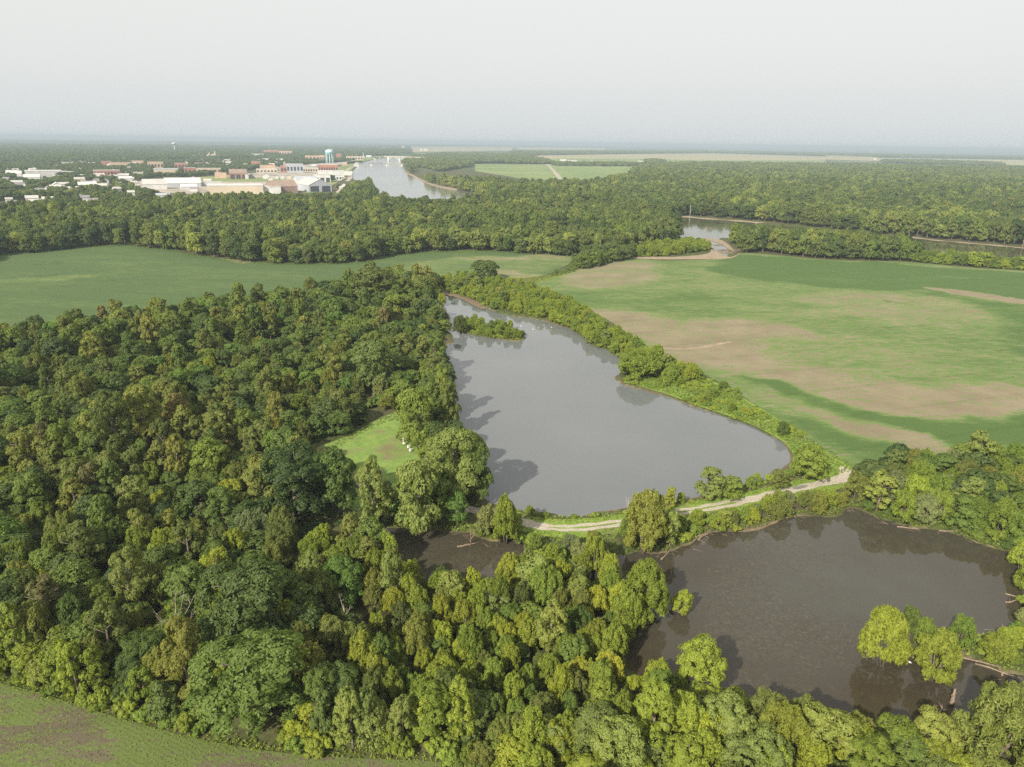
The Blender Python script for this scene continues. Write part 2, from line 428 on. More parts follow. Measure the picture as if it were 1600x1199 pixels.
fattr(me, 'shore', np.clip(1.0-(SD-0.5)/0.9, 0, 1)*(SD < 90)*np.clip(0.62+0.8*vnoise(fx, fy, 13, 23), 0, 1))
fattr(me, 'far', np.clip((np.hypot(fx, fy)-2600)/900, 0, 1))
link('ground', me, kind='structure')

def sheet(name, poly, z, mat, step=None, attrs=None, kind='structure'):
    poly = np.asarray(poly)
    if step:
        x0, y0 = poly.min(0); x1, y1 = poly.max(0)
        X, Y = np.meshgrid(np.arange(x0, x1, step), np.arange(y0, y1, step)); X = X.ravel(); Y = Y.ravel()
        X = X+step*0.3*vnoise(X, Y, 1.7, 2); Y = Y+step*0.3*vnoise(X, Y, 1.3, 4)
        k = sdist(poly, X, Y) < -step*0.4
        pts = np.concatenate([poly, np.stack([X[k], Y[k]], -1)])
    else: pts = poly
    n = len(poly)
    r = delaunay_2d_cdt([Vector(p) for p in pts], [(i, (i+1) % n) for i in range(n)], [], 1, 1e-4)
    v = np.array([(p.x, p.y, z) for p in r[0]]); f = np.array([t for t in r[2]])
    me = new_mesh(name, v, f, [mat])
    me.flip_normals() if me.polygons[0].normal.z < 0 else None
    for k, fn in (attrs or {}).items(): fattr(me, k, fn(v[:, 0], v[:, 1]))
    return link(name, me, kind=kind)

def grow(poly, d):
    P = np.asarray(poly); a = np.roll(P, -1, 0)-np.roll(P, 1, 0)
    n = np.stack([a[:, 1], -a[:, 0]], -1); n /= np.linalg.norm(n, axis=1)[:, None]+1e-9
    area = np.sum(P[:, 0]*np.roll(P[:, 1], -1)-np.roll(P[:, 0], -1)*P[:, 1])
    return P+n*d*(1 if area > 0 else -1)

def waterplane(name, poly, z, mat, pad=14):
    x0, y0 = poly.min(0)-pad; x1, y1 = poly.max(0)+pad
    return x0, x1, y0, y1
sheet('pond_water', grow(POND_W, 3.5), 0.0, M_POND)
sheet('swamp_water', grow(SWAMP_W, 3.5), 0.0, M_SWAMP)
sheet('channel_water', grow(CHANNEL_W, 3.0), 0.0, M_SWAMP)
sheet('slough_water', grow(SLOUGH_W, 3.0), 0.0, M_CREEK)
sheet('river_water', RIVER_W, 0.75, M_RIVER)
sheet('river_bend_water', BEND_W, 0.75, M_CREEK)

def soft(polys, w, base=0.0, val=1.0):
    P = [smooth(W(p, 0.5), 3) for p in polys]
    def f(x, y, cur):
        wob = 9*vnoise(x, y, 30, 11)+5*vnoise(x, y, 10, 12)
        for q in P:
            k = np.clip(0.5-(sdist(q, x, y)+wob)/(2*w), 0, 1)
            cur = cur*(1-k)+val*k
        return cur
    return f
veg2_steps = [
    soft([[(1120,408),(1180,400),(1300,408),(1620,428),(1900,460),(1900,500),(1620,474),(1470,450),(1400,456),(1300,449),(1200,441),(1130,428)]], 4, val=1.15),
    soft([[(1380,462),(1460,455),(1600,478),(1900,520),(1900,590),(1620,560),(1560,520),(1530,490),(1450,472)]], 8, val=1.0),
    soft([[(860,470),(880,452),(940,462),(1040,455),(1120,462),(1120,490),(1010,490),(940,482)]], 8, val=0.85),
    soft([[(925,484),(1000,490),(1070,503),(1140,500),(1210,508),(1260,515),(1330,540),(1400,558),(1480,588),(1620,606),(1700,640),(1700,665),(1600,660),(1500,656),
           (1400,645),(1300,620),(1200,592),(1130,577),(1050,568),(1000,535),(960,505)]], 7, val=0.18),
    soft([[(1180,525),(1300,530),(1400,560),(1490,590),(1480,612),(1380,600),(1270,580),(1190,556)]], 9, val=0.62),
    soft([[(880,432),(925,415),(1010,410),(1030,425),(990,446),(930,450),(890,446)]], 5, val=0.33),
    soft([[(1250,462),(1380,455),(1480,468),(1550,498),(1530,515),(1440,510),(1340,498),(1260,480)]], 8, val=0.48),
    soft([[(1460,452),(1530,459),(1640,476),(1640,481),(1530,467)]], 1.5, val=-0.3),
    soft([[(1128,580),(1180,584),(1250,600),(1320,620),(1400,644),(1460,655),(1380,652),(1290,628),(1200,600)]], 3, val=-0.1),
    soft([[(1140,586),(1180,590),(1272,613),(1381,644),(1480,655),(1620,653),(1800,680),(1800,740),(1600,700),(1469,697),(1394,673),(1294,644),(1206,614)]], 3.5, val=1.15),
    soft([[(1190,608),(1250,630),(1337,660),(1400,680),(1462,700),(1420,708),(1345,688),(1272,655),(1200,622)]], 3, val=0.22),
    soft([[(1200,640),(1270,655),(1340,688),(1420,712),(1420,730),(1345,736),(1290,700)]], 3, val=1.05),
    soft([[(1090,575),(1130,580),(1200,612),(1262,650),(1230,655),(1150,610)]], 3, val=0.6),
]
def veg2(x, y):
    c = np.full(x.shape, 0.70)
    for s in veg2_steps: c = s(x, y, c)
    return c
def lines(ls, w):
    P = [smooth(W(p, 0.5), 4, closed=False) for p in ls]
    def f(x, y):
        r = np.zeros(x.shape)
        for q in P: r = np.maximum(r, np.clip(1-sdist(q, x, y, closed=False)/w, 0, 1))
        return r
    return f
veg1_steps = [soft([[(640,412),(700,404),(790,400),(880,402),(900,406),(860,430),(800,440),(700,436),(640,430)]], 5, val=0.70),
              soft([[(700,405),(760,400),(900,400),(905,408),(830,404),(760,406)]], 3, val=0.5),
              soft([[(735,425),(790,420),(850,430),(800,440),(740,438)]], 5, val=0.5),
              soft([[(-60,440),(60,434),(150,428),(160,431),(60,440),(-60,448)]], 2.5, val=0.72),
              soft([[(352,408),(372,406),(398,410),(380,412)]], 2, val=-0.2)]
def veg1(x, y):
    c = 1.06+0.10*vnoise(x*0.25+y*0.1, y, 22, 5)
    for s in veg1_steps: c = s(x, y, c)
    return c
sheet('left_soybean_field', F1_W, 0.66, M_SOY, 5.0, {'veg': veg1, 'gully': lines([[(60,452),(120,446),(170,440),(210,434)],[(0,436),(60,432),(100,428)],[(60,414),(90,411)]], 2.2)})
sheet('right_soybean_field', F2_W, 0.66, M_SOY2, 4.0, {'veg': veg2, 'gully': lines([[(1245,413),(1262,414)],[(1490,424),(1515,427)],[(1380,470),(1440,478)]], 1.6)})
veg3_steps = [soft([[(-60,1058),(60,1078),(150,1110),(280,1150),(400,1178),(330,1188),(200,1165),(80,1130),(0,1105),(-60,1100)]], 4, val=0.24),
              soft([[(-60,1040),(0,1062),(60,1076),(150,1106),(280,1142),(400,1168),(520,1180),(640,1184),(640,1194),(400,1178),(150,1116),(0,1075)]], 1.5, val=0.95),
              soft([[(480,1190),(640,1186),(800,1200),(800,1260),(480,1250)]], 3, val=0.9)]
def veg3(x, y):
    c = np.full(x.shape, 0.52)
    for s in veg3_steps: c = s(x, y, c)
    return c
sheet('near_crop_field', F3_W, 0.66, M_SEED, 2.5, {'veg': veg3, 'gully': lambda x, y: 0*x})
sheet('clearing_grass', CLEAR_W, 0.66, M_CLEAR)
sheet('pond_bank_grass', smooth(W([(975,596),(985,600),(1040,616),(1088,634),(1140,651),(1184,669),(1222,690),(1240,713),(1235,735),(1290,745),(1335,738),(1352,735),
      (1290,702),(1200,645),(1100,588),(1030,560),(990,575)], 0.5), 3), 0.62, M_BANK)
sheet('road_verge', smooth(W([(1300,742),(1240,752),(1190,764),(1150,772),(1090,783),(1030,794),(968,805),(900,812),(850,810),(805,800),(770,796),(740,806),
      (805,828),(850,838),(900,842),(968,833),(1030,822),(1090,812),(1150,800),(1196,790),(1240,780),(1300,768),(1345,752)], 0.5), 3), 0.64, M_BANK)

def ribbon(name, path, w, z, mat, wn_=0.35, kind='structure'):
    P = np.asarray(path); d = np.gradient(P, axis=0); n = np.stack([-d[:, 1], d[:, 0]], -1); n /= np.linalg.norm(n, axis=1)[:, None]
    s = np.arange(len(P)); ww = w*(0.5+wn_*0.25*np.sin(s*1.7)+wn_*0.15*np.sin(s*0.61+1))
    L = P+n*ww[:, None]; Rr = P-n*ww[:, None]
    v = np.concatenate([L, Rr]); v = np.concatenate([v, np.full((len(v), 1), z)], 1); m = len(P)
    f = np.array([(i+m, i+1+m, i+1, i) for i in range(m-1)])
    return link(name, new_mesh(name, v, f, [mat]), kind=kind)
# gravel track with a grassy middle: two wheel tracks on a paler bed
ribbon('gravel_road', ROAD_W, 3.5, 0.70, M_GRAVEL)
ribbon('road_middle_grass', ROAD_W[30:60], 0.7, 0.715, M_BANK, 0.8)
sheet('gravel_road_junction', smooth(W([(1312,730),(1330,734),(1358,738),(1348,745),(1325,754),(1300,758),(1288,756),(1310,744)], 0.5), 3), 0.705, M_GRAVEL)
ribbon('field_track', smooth(W([(1022,544),(1060,546),(1095,544),(1125,538),(1142,535)], 0.5), 5, closed=False), 3.0, 0.70, M_SAND)
sheet('road_puddle', smooth(W([(1238,763),(1255,759),(1262,761),(1246,766)], 0.5), 3), 0.73, M_RIVER)

# river banks, bars, town ground and distant fields
def far_sheet(name, pts, z, mat): return sheet(name, smooth(W(pts), 3) if max(p[1] for p in pts) > 292 or mat is M_YARD or mat is M_SAND else W(pts), z, mat)
ribbon('river_sandbar', smooth(W([(1062,338.5),(1100,342),(1150,345.5),(1190,349)], 0.5), 4, closed=False), 17, 0.86, M_SAND, 1.0)
ribbon('river_mudbank', smooth(W([(1420,371),(1460,376),(1500,379.5),(1560,384.5),(1600,388.5),(1700,399)], 0.5), 4, closed=False), 9, 0.86, M_SAND, 1.0)
far_sheet('creek_sandbar', [(985,401.5),(1050,403),(1105,398),(1112,391),(1130,400),(1142,403),(1156,397),(1142,405),(1100,406.5),(1025,407),(990,405)], 0.80, M_SAND)
far_sheet('creek_gravel_bar', [(1097,374),(1112,374),(1130,378),(1143,388),(1147,396),(1141,393),(1124,382)], 0.9, M_SAND)
far_sheet('pond_mudflat', [(684,455),(712,458),(735,468),(758,480),(752,484),(720,468),(690,460)], 0.35, M_MUD)
far_sheet('river_right_mudbank', [(634,268),(648,275),(668,285),(690,291),(712,294),(712,299),(690,295),(667,288),(647,278),(632,270)], 0.9, M_SAND)
far_sheet('riverside_park_grass', [(500,300),(530,283),(548,272),(552,262),(570,252),(590,248),(560,246),(540,256),(520,268),(500,284),(470,300)], 0.80, M_PARK)
far_sheet('riverside_gravel_lot', [(525,300),(545,289),(558,285),(575,296),(582,303),(540,306)], 0.90, M_YARD)
ribbon('riverside_path', smooth(W([(566,256),(556,260),(545,264),(540,270),(547,275),(545,281),(541,284)], 0.5), 5, closed=False), 12, 0.98, M_YARD)
far_sheet('industrial_yard', [(205,292),(222,283),(300,279),(360,274),(430,268),(500,262),(535,262),(548,272),(530,284),(500,297),(455,300),(400,306),(300,304),(240,300)], 0.72, M_YARD)
far_sheet('yard_grass', [(262,281),(330,276),(400,278),(450,279),(430,284),(380,285),(300,284)], 0.78, M_PARK)
far_sheet('town_street', [(420,262),(470,258),(560,252),(560,255),(480,262),(430,266)], 0.80, M_YARD)
far_sheet('levee_field', [(742,257),(860,258),(990,259),(1005,268),(940,290),(870,292),(800,277),(742,268)], 0.70, M_FARG)
far_sheet('tan_crop_field', [(830,243.5),(1000,241),(1110,240),(1290,245),(1290,251),(1100,251),(1000,249),(900,248.5),(818,248)], 1.2, M_FARF)
far_sheet('tan_river_field', [(560,232),(640,229.5),(800,230),(800,235.5),(700,237),(600,239)], 1.2, M_FARF)
far_sheet('green_crop_strip', [(818,248),(900,248.5),(1000,249),(1100,251),(1290,251),(1290,258),(1080,257),(1000,254),(860,253)], 1.6, M_FARG)
far_sheet('pale_crop_field', [(1290,243.5),(1367,244),(1372,247),(1600,250.5),(1800,255),(1800,262),(1600,259),(1400,253),(1290,250)], 1.7, M_FARF)
far_sheet('far_tan_strip', [(808,230.2),(945,231.6),(945,235),(808,234.3)], 1.2, M_FARF)
far_sheet('riverbank_field', [(560,238),(640,234),(640,239),(590,241)], 1.5, M_FARG)
ribbon('levee_road', smooth(W([(850,253),(856,258),(862,264),(870,273),(878,283)], 0.5), 4, closed=False), 13, 0.95, M_GRAVEL)
ribbon('county_road', smooth(W([(800,253),(900,254),(1000,255),(1080,255)], 0.5), 3, closed=False), 14, 1.9, M_GRAVEL)

# ------------------------------------------------------------------ foliage meshes
def unit(a): return a/(np.linalg.norm(a, axis=-1, keepdims=True)+1e-9)

def leaves(c, n, size, aspect, r, droop=0.0, along=None):
    """rhombic leaf sprays at c facing n"""
    N = len(c)
    t = r.normal(size=(N, 3)); t[:, 2] -= droop
    if along is not None: t = t*0.55+along
    t = unit(t-n*np.sum(t*n, 1, keepdims=True)); b = np.cross(n, t)
    s = (size*(0.7+0.6*r.random(N)))[:, None]; w = s*aspect
    v = np.stack([c-t*s, c+b*w+n*s*0.15, c+t*s, c-b*w+n*s*0.15], 1).reshape(-1, 3)
    f = np.arange(N*4).reshape(N, 4)
    return v, f

def lobes_for(kind, r):
    L = []
    if kind == 'maple':
        for _ in range(30):
            d = unit(r.normal(size=3)); d[2] = abs(d[2]) if r.random() < 0.75 else d[2]
            k = 0.50+0.22*r.random()
            L.append((np.array([0, 0, 1.45])+d*np.array([1, 1, 1.05])*k, np.full(3, 0.26+0.16*r.random())*np.array([1, 1, 0.9])))
        for i in range(14):
            a = i*2.4+r.random()
            L.append((np.array([math.cos(a)*0.68, math.sin(a)*0.68, 0.45+0.5*r.random()]), np.full(3, 0.27+0.12*r.random())))
        h0 = 2.55
    elif kind == 'willow':
        n = 17
        for i in range(n):
            a = 2*math.pi*(i+r.random()*0.7)/n*1.618*2; q = 0.62*math.sqrt((i+0.3)/n)
            top = 2.35-0.95*q*q-0.45*r.random()
            L.append((np.array([math.cos(a)*q, math.sin(a)*q, top-0.35]), np.array([0.21, 0.21, 0.40+0.16*r.random()])*(0.9+0.35*r.random())))
        for i in range(22):
            a = i*2.4+r.random()*0.8; q = 0.58+0.16*r.random()
            L.append((np.array([math.cos(a)*q, math.sin(a)*q, 0.34+1.0*r.random()]), np.array([0.23, 0.23, 0.32])))
        h0 = 2.6
    elif kind == 'cottonwood':
        for i in range(32):
            z = r.random()**0.8; a = r.random()*6.28; q = (0.72*math.sqrt(max(0.06, 1-abs(z-0.35)**1.5*1.7)))*(0.35+0.65*r.random())
            L.append((np.array([math.cos(a)*q, math.sin(a)*q, 0.5+z*2.4]), np.array([0.25, 0.25, 0.31])*(0.85+0.45*r.random())))
        h0 = 3.2
    else:                                                           # shrub
        for i in range(15):
            a = r.random()*6.28; q = 0.72*math.sqrt(r.random())
            L.append((np.array([math.cos(a)*q, math.sin(a)*q, 0.25+0.55*(1-q)*r.random()+0.15*r.random()]), np.array([0.32, 0.32, 0.34])*(0.75+0.5*r.random())))
        h0 = 1.15
    return L, h0

H0 = {'maple': 2.55, 'willow': 2.6, 'cottonwood': 3.2, 'shrub': 1.15}
LEAF = {'maple': (1.0, 0.55, 0.0), 'willow': (1.25, 0.24, 0.0), 'cottonwood': (0.9, 0.6, 0.0), 'shrub': (1.0, 0.5, 0.0)}

def crown_arrays(kind, n, size, seed):
    r = np.random.default_rng(seed); L, h0 = lobes_for(kind, r)
    C = np.array([l[0] for l in L]); S = np.array([l[1] for l in L])
    w = S.prod(1)**(2/3); w /= w.sum()
    K = 15; puffs = unit(r.normal(size=(len(L), K, 3)))
    puffs[..., 2] = np.where(puffs[..., 2] < -0.3, -puffs[..., 2], puffs[..., 2])
    m = int(n*1.6)
    li = r.choice(len(L), m, p=w); pi = r.integers(0, K, m)
    pd = puffs[li, pi]; q = unit(r.normal(size=(m, 3))+pd*0.8)
    pr = 0.34 if kind != 'willow' else 0.42
    pos = C[li]+S[li]*(pd*0.74+q*pr*(0.75+0.35*r.random((m, 1))))
    # drop what lies deep inside other lobes
    keep = np.ones(m, bool)
    for i in range(len(L)):
        dd = (((pos-C[i])/S[i])**2).sum(1); keep &= (dd > 0.5) | (li == i)
    pos = pos[keep][:n]; q = q[keep][:n]; pd = pd[keep][:n]
    nor = unit(q*0.8+pd*0.7+r.normal(size=pos.shape)*0.45)
    if kind == 'willow': nor = unit(q*0.7+pd*0.5+r.normal(size=pos.shape)*0.65)
    k, asp, droop = LEAF[kind]
    v, f = leaves(pos, nor, size*k, asp, r, droop, along=(pd*0.5+[0, 0, 0.75]) if kind == 'willow' else None)
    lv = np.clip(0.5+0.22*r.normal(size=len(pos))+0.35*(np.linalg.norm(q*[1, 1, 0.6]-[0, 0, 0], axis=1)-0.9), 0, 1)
    return v, f, lv

def trunk_mb(kind, seed):
    r = random.Random(seed); mb = MB(); h = H0[kind]
    if kind == 'shrub':
        for i in range(5):
            a = i*1.26+r.random(); mb.tube([(0.05*math.cos(a), 0.05*math.sin(a), -0.08), (0.3*math.cos(a), 0.3*math.sin(a), 0.35), (0.5*math.cos(a), 0.5*math.sin(a), 0.7)], [0.04, 0.03, 0.012], 5)
        return mb
    if kind == 'willow':
        for i in range(4):
            a = i*1.57+r.random()*0.8
            mb.tube([(0.06*math.cos(a), 0.06*math.sin(a), -0.1), (0.2*math.cos(a), 0.2*math.sin(a), h*0.3), (0.42*math.cos(a), 0.42*math.sin(a), h*0.55), (0.5*math.cos(a), 0.5*math.sin(a), h*0.78)], [0.06, 0.045, 0.03, 0.01], 6)
        return mb
    mb.tube([(0, 0, -0.1), (0.02, 0.01, h*0.2), (0.05, -0.03, h*0.45), (0.0, 0.03, h*0.72), (0.02, 0, h*0.9)], [0.085, 0.065, 0.05, 0.028, 0.008], 8)
    for i in range(7):
        a = i*2.4+r.random(); z = h*(0.28+0.07*i)
        mb.tube([(0.03, 0, z), (0.3*math.cos(a), 0.3*math.sin(a), z+0.2), (0.62*math.cos(a), 0.62*math.sin(a), z+0.42)], [0.035, 0.022, 0.008], 5)
    return mb

def mk(kind, n, size, seed):
    v, f, lv = crown_arrays(kind, n, size, seed)
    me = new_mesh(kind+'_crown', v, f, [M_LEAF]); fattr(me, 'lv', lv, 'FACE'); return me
def mk_whole(kind, n, size, seed):
    v, f, lv = crown_arrays(kind, n, size, seed)
    tb = trunk_mb(kind, seed)
    faces = f.tolist()+[tuple(i+len(v) for i in q) for q in tb.f]
    me = new_mesh(kind+'_tree', np.concatenate([v, np.array(tb.v)]), faces, [M_LEAF, M_BARK], [0]*len(f)+[1]*len(tb.f))
    fattr(me, 'lv', np.concatenate([lv, np.full(len(tb.f), 0.5)]), 'FACE'); return me

KINDS = ['maple', 'willow', 'cottonwood', 'shrub']
NEAR = {k: [] for k in KINDS}; BIG = {k: [] for k in KINDS}; MID = {k: [] for k in KINDS}; FAR = {k: [] for k in KINDS}; TRUNK = {k: [] for k in KINDS}
for a, k in enumerate(KINDS):
    for s in range(6): NEAR[k].append(mk(k, 8500 if k != 'willow' else 13000, 0.058 if k != 'willow' else 0.062, 100*a+s))
    for s in range(2): BIG[k].append(mk(k, 20000, 0.036 if k != 'willow' else 0.05, 100*a+20+s))
    for s in range(4): MID[k].append(mk_whole(k, 2400, 0.105 if k != 'willow' else 0.12, 100*a+40+s))
    for s in range(3): FAR[k].append(mk_whole(k, 560, 0.20, 100*a+60+s))
    for s in range(3):
        tb = trunk_mb(k, s); TRUNK[k].append(new_mesh(k+'_trunk', tb.v, tb.f, [M_BARK], smooth_=True))

# ------------------------------------------------------------------ where trees grow
def hexfill(poly, step, r, jit=0.42):
    x0, y0 = poly.min(0); x1, y1 = poly.max(0)
    X, Y = np.meshgrid(np.arange(x0, x1+step, step), np.arange(y0, y1+step, step*0.87))
    X = X+np.where(np.arange(X.shape[0]) % 2, step/2, 0)[:, None]
    X = X.ravel(); Y = Y.ravel()
    X = X+r.uniform(-jit, jit, X.shape)*step; Y = Y+r.uniform(-jit, jit, X.shape)*step
    k = inside(poly, X, Y); return X[k], Y[k]

COLOR = {'dark': (0.098, 0.145, 0.042), 'green': (0.152, 0.212, 0.047), 'vine': (0.138, 0.225, 0.047), 'olive': (0.185, 0.215, 0.056),
         'lime': (0.250, 0.305, 0.046), 'yellow': (0.265, 0.300, 0.045), 'silver': (0.190, 0.230, 0.100), 'brown': (0.195, 0.185, 0.072),
         'bank': (0.230, 0.305, 0.055), 'far': (0.134, 0.176, 0.050), 'pale': (0.215, 0.265, 0.072)}
SHADE = {'dark': 'dark green', 'green': 'mid green', 'vine': 'vine-covered', 'olive': 'olive green', 'lime': 'yellow-green', 'yellow': 'yellowish',
         'silver': 'silvery', 'brown': 'browning', 'bank': 'light green', 'far': 'deep green', 'pale': 'pale green'}
KWORD = {'maple': 'broadleaf tree', 'willow': 'willow', 'cottonwood': 'cottonwood', 'shrub': 'shrub'}
KNAME = {'maple': 'broadleaf_tree', 'willow': 'willow_tree', 'cottonwood': 'cottonwood_tree', 'shrub': 'shrub'}
KCAT = {'maple': 'broadleaf tree', 'willow': 'willow', 'cottonwood': 'cottonwood', 'shrub': 'shrub'}

trees = []      # x, y, z, R, H, kind, colour key, place phrase, pinned label or None
def add(x, y, R, H, kind, col, place, z=0.45, label=None, lean=0.0):
    trees.append([float(x), float(y), z, float(R), float(H), kind, col, place, label, lean])

def pin(px, py, top, wpx, kind, col, label, place='', z=0.3, lean=0.0):
    """a tree the photo singles out: foot and top row, crown width in photo pixels"""
    x, y = gp(px, py, z); x = float(x); y = float(y)
    _, _, dep = proj(x, y, z); R = wpx/2*float(dep)/FPX
    lo, hi = 0.5, 45.0
    for _ in range(30):
        m = (lo+hi)/2
        if proj(x, y, z+m)[1] > top: lo = m
        else: hi = m
    add(x, y, R, lo*0.97, kind, col, place, z, label, lean); PINNED.append((x, y, R))
PINNED = []
pin(757, 438, 404, 46, 'maple', 'dark', 'lone round dark tree standing at the head of the pond against the pale field')
pin(583, 612, 522, 68, 'maple', 'pale', 'tall pale round-headed tree with a bare trunk rising above the vines')
pin(392, 1030, 872, 150, 'maple', 'dark', 'largest dark grey-green tree, its round crown behind the bright broad one')
pin(398, 1128, 985, 165, 'maple', 'green', 'widest leafy tree near the bottom field, sunlit in front of the dark crown')
pin(712, 790, 658, 98, 'maple', 'pale', 'big yellow-green tree at the pond edge casting its shadow on the water')
pin(748, 788, 672, 44, 'maple', 'green', 'narrow green tree leaning over the pond beside the big yellow-green one')
pin(655, 700, 600, 62, 'maple', 'green', 'leafy green tree behind the white hives at the clearing edge')
pin(655, 838, 712, 72, 'maple', 'pale', 'tall pale green tree in front of the clearing, overlooking the dark channel')
pin(590, 830, 712, 74, 'cottonwood', 'pale', 'pale feathery tree just below the mown clearing')
pin(460, 810, 690, 120, 'maple', 'dark', 'broad dark tree with drooping leaf sprays beside the clearing corner')
pin(525, 800, 700, 76, 'maple', 'green', 'dense mid green tree at the lower tip of the clearing')
pin(1108, 778, 727, 46, 'maple', 'pale', 'round pale green tree beside the gravel road at the pond end')
pin(1142, 780, 742, 38, 'maple', 'green', 'smaller round tree next to the pale one by the gravel road')
pin(1262, 748, 697, 58, 'maple', 'green', 'round bushy tree by the road junction at the pond corner')
pin(1212, 768, 733, 34, 'cottonwood', 'olive', 'thin greyish tree with bare twigs on the road verge')
pin(1005, 862, 757, 66, 'willow', 'olive', 'tall ragged willow between the gravel road and the lower pond')
pin(1046, 800, 760, 26, 'cottonwood', 'yellow', 'small yellow sapling standing above the road bank')
pin(790, 848, 770, 50, 'willow', 'lime', 'willow standing alone between the road bend and the dark channel')
pin(713, 822, 765, 34, 'maple', 'vine', 'slender tree smothered in bright green vine by the dark channel')
pin(1440, 1008, 962, 36, 'willow', 'bank', 'short green willow on the mud islet behind the flooded pair')
pin(1402, 1016, 975, 34, 'willow', 'lime', 'low bright willow bush on the mud islet beside the outer one')
pin(1378, 1040, 945, 76, 'willow', 'lime', 'bright willow at the outer tip of the flooded clump', z=0.0)
pin(1418, 1000, 945, 38, 'willow', 'green', 'upright darker willow behind the flooded clump', z=0.0)
pin(1456, 1062, 985, 74, 'willow', 'yellow', 'rusty yellow willow standing in the water nearest the brown stump', z=0.0)
pin(1462, 1028, 978, 40, 'willow', 'bank', 'fresh green willow between the rusty one and the shrub spit', z=0.0)
pin(1002, 962, 866, 84, 'willow', 'lime', 'big bright willow jutting into the lower pond', z=0.0)
pin(1052, 958, 915, 34, 'willow', 'bank', 'small leaning willow bush at the tip of the jutting clump', z=0.0, lean=0.5)
pin(1535, 1205, 1062, 135, 'willow', 'pale', 'largest dome-shaped willow at the lower pond edge beside the dead trunk')
pin(1590, 1160, 1062, 55, 'willow', 'olive', 'narrow willow behind the great dome-shaped one', z=0.0)
pin(1215, 1198, 1092, 84, 'willow', 'yellow', 'golden yellow willow at the foot of the lower pond')
pin(285, 690, 612, 56, 'cottonwood', 'brown', 'browning tree with thinning leaves in the middle of the wood')
pin(235, 720, 598, 84, 'cottonwood', 'olive', 'large olive cottonwood beside the browning tree')
pin(190, 740, 605, 80, 'cottonwood', 'olive', 'tall olive cottonwood to the left of its twin by the browning tree')
pin(345, 720, 640, 60, 'cottonwood', 'olive', 'olive cottonwood on the clearing side of the browning tree')
pin(398, 860, 790, 62, 'willow', 'silver', 'silvery round willow over the brown pool in the wood')
pin(440, 858, 786, 50, 'willow', 'olive', 'grey-olive willow next to the silvery one')
pin(490, 950, 860, 46, 'cottonwood', 'pale', 'pale yellowish tree standing behind the dark giant')
pin(1000, 590, 545, 70, 'willow', 'bank', 'large rounded willow clump on the grassy point of the pond')
pin(720, 520, 491, 26, 'willow', 'olive', 'tallest bush in the middle of the pond island', z=0.4)
pin(585, 480, 408, 70, 'maple', 'olive', 'highest tree of the wood, its crown breaking into the far field')

R1 = np.random.default_rng(21)
def region(pts, step, mix, cols, Rr, HR, place, zpx=0.45, holes=(), keep=None, wet_ok=False, r=R1):
    poly = smooth(W(pts, 0.45), 3); X, Y = hexfill(poly, step*0.93, r)
    if not len(X): return
    sd = shore_field(X, Y) if Y.min() < 520 and Y.max() < 1500 else np.full(X.shape, 9.0)
    for x, y, s in zip(X, Y, sd):
        if not wet_ok and s < 0.3: continue
        if s < -60: continue
        if any(inside(h, x, y) for h in holes): continue
        if any((x-a)**2+(y-b)**2 < (0.72*c)**2 for a, b, c in PINNED): continue
        if keep is not None and not keep(x, y): continue
        kind = r.choice(KINDS, p=mix)
        cn, cp = zip(*cols[kind].items()); col = r.choice(cn, p=np.array(cp)/sum(cp))
        R = 1.14*r.uniform(*Rr)*(0.8 if kind == 'willow' else 1.0)*(0.72 if kind == 'shrub' else 1)
        H = R*{'maple': 2.1, 'willow': 2.6, 'cottonwood': 3.0, 'shrub': 1.1}[kind]*r.uniform(0.72, 1.25)*HR
        if 'road' in place or 'knoll' in place or 'dam' in place:
            bx_, by_, _ = proj(x, y, .4)
            for (wa, wb) in ((802, 972), (1098, 1188), (1246, 1304)):
                if wa < bx_ < wb:
                    ry_ = float(np.interp(bx_, ROADPX[:, 0], ROADPX[:, 1]))
                    if by_ > ry_-2:
                        while H > 0.8 and proj(x, y, .4+H)[1] < ry_+5: H *= 0.9; R = max(1.2, R*0.96)
        if H < 1.0: continue
        add(x, y, R, H, str(kind), str(col), place, 0.35 if s > 0 else -0.2)

ROADPX = np.array(sorted(ROAD))
def road_clear(x, y): return sdist(ROAD_W[:78], np.array([x]), np.array([y]), closed=False)[0] > 4.2
C_WOOD = {'maple': {'dark': 4, 'green': 4, 'vine': 1}, 'willow': {'olive': 5, 'green': 2, 'silver': 1, 'lime': 1}, 'cottonwood': {'olive': 4, 'brown': 0.12, 'green': 2}, 'shrub': {'green': 2, 'vine': 3, 'dark': 2}}
C_WIL = {'maple': {'green': 3, 'pale': 2}, 'willow': {'lime': 6, 'olive': 3, 'yellow': 1.6, 'bank': 2, 'green': 1}, 'cottonwood': {'pale': 2, 'lime': 2}, 'shrub': {'bank': 2, 'lime': 2}}
C_BANK = {'maple': {'bank': 1}, 'willow': {'bank': 5, 'lime': 3, 'green': 1}, 'cottonwood': {'pale': 1}, 'shrub': {'bank': 4, 'lime': 2}}
C_EDGE = {'maple': {'pale': 3, 'lime': 3, 'green': 2}, 'willow': {'lime': 3, 'olive': 2}, 'cottonwood': {'pale': 2, 'lime': 1}, 'shrub': {'lime': 3, 'yellow': 2, 'bank': 2}}
C_FAR = {'maple': {'far': 5, 'green': 3, 'dark': 1}, 'willow': {'bank': 1}, 'cottonwood': {'olive': 1, 'green': 2}, 'shrub': {'green': 1}}

CL = grow(CLEAR_W, 3.5)
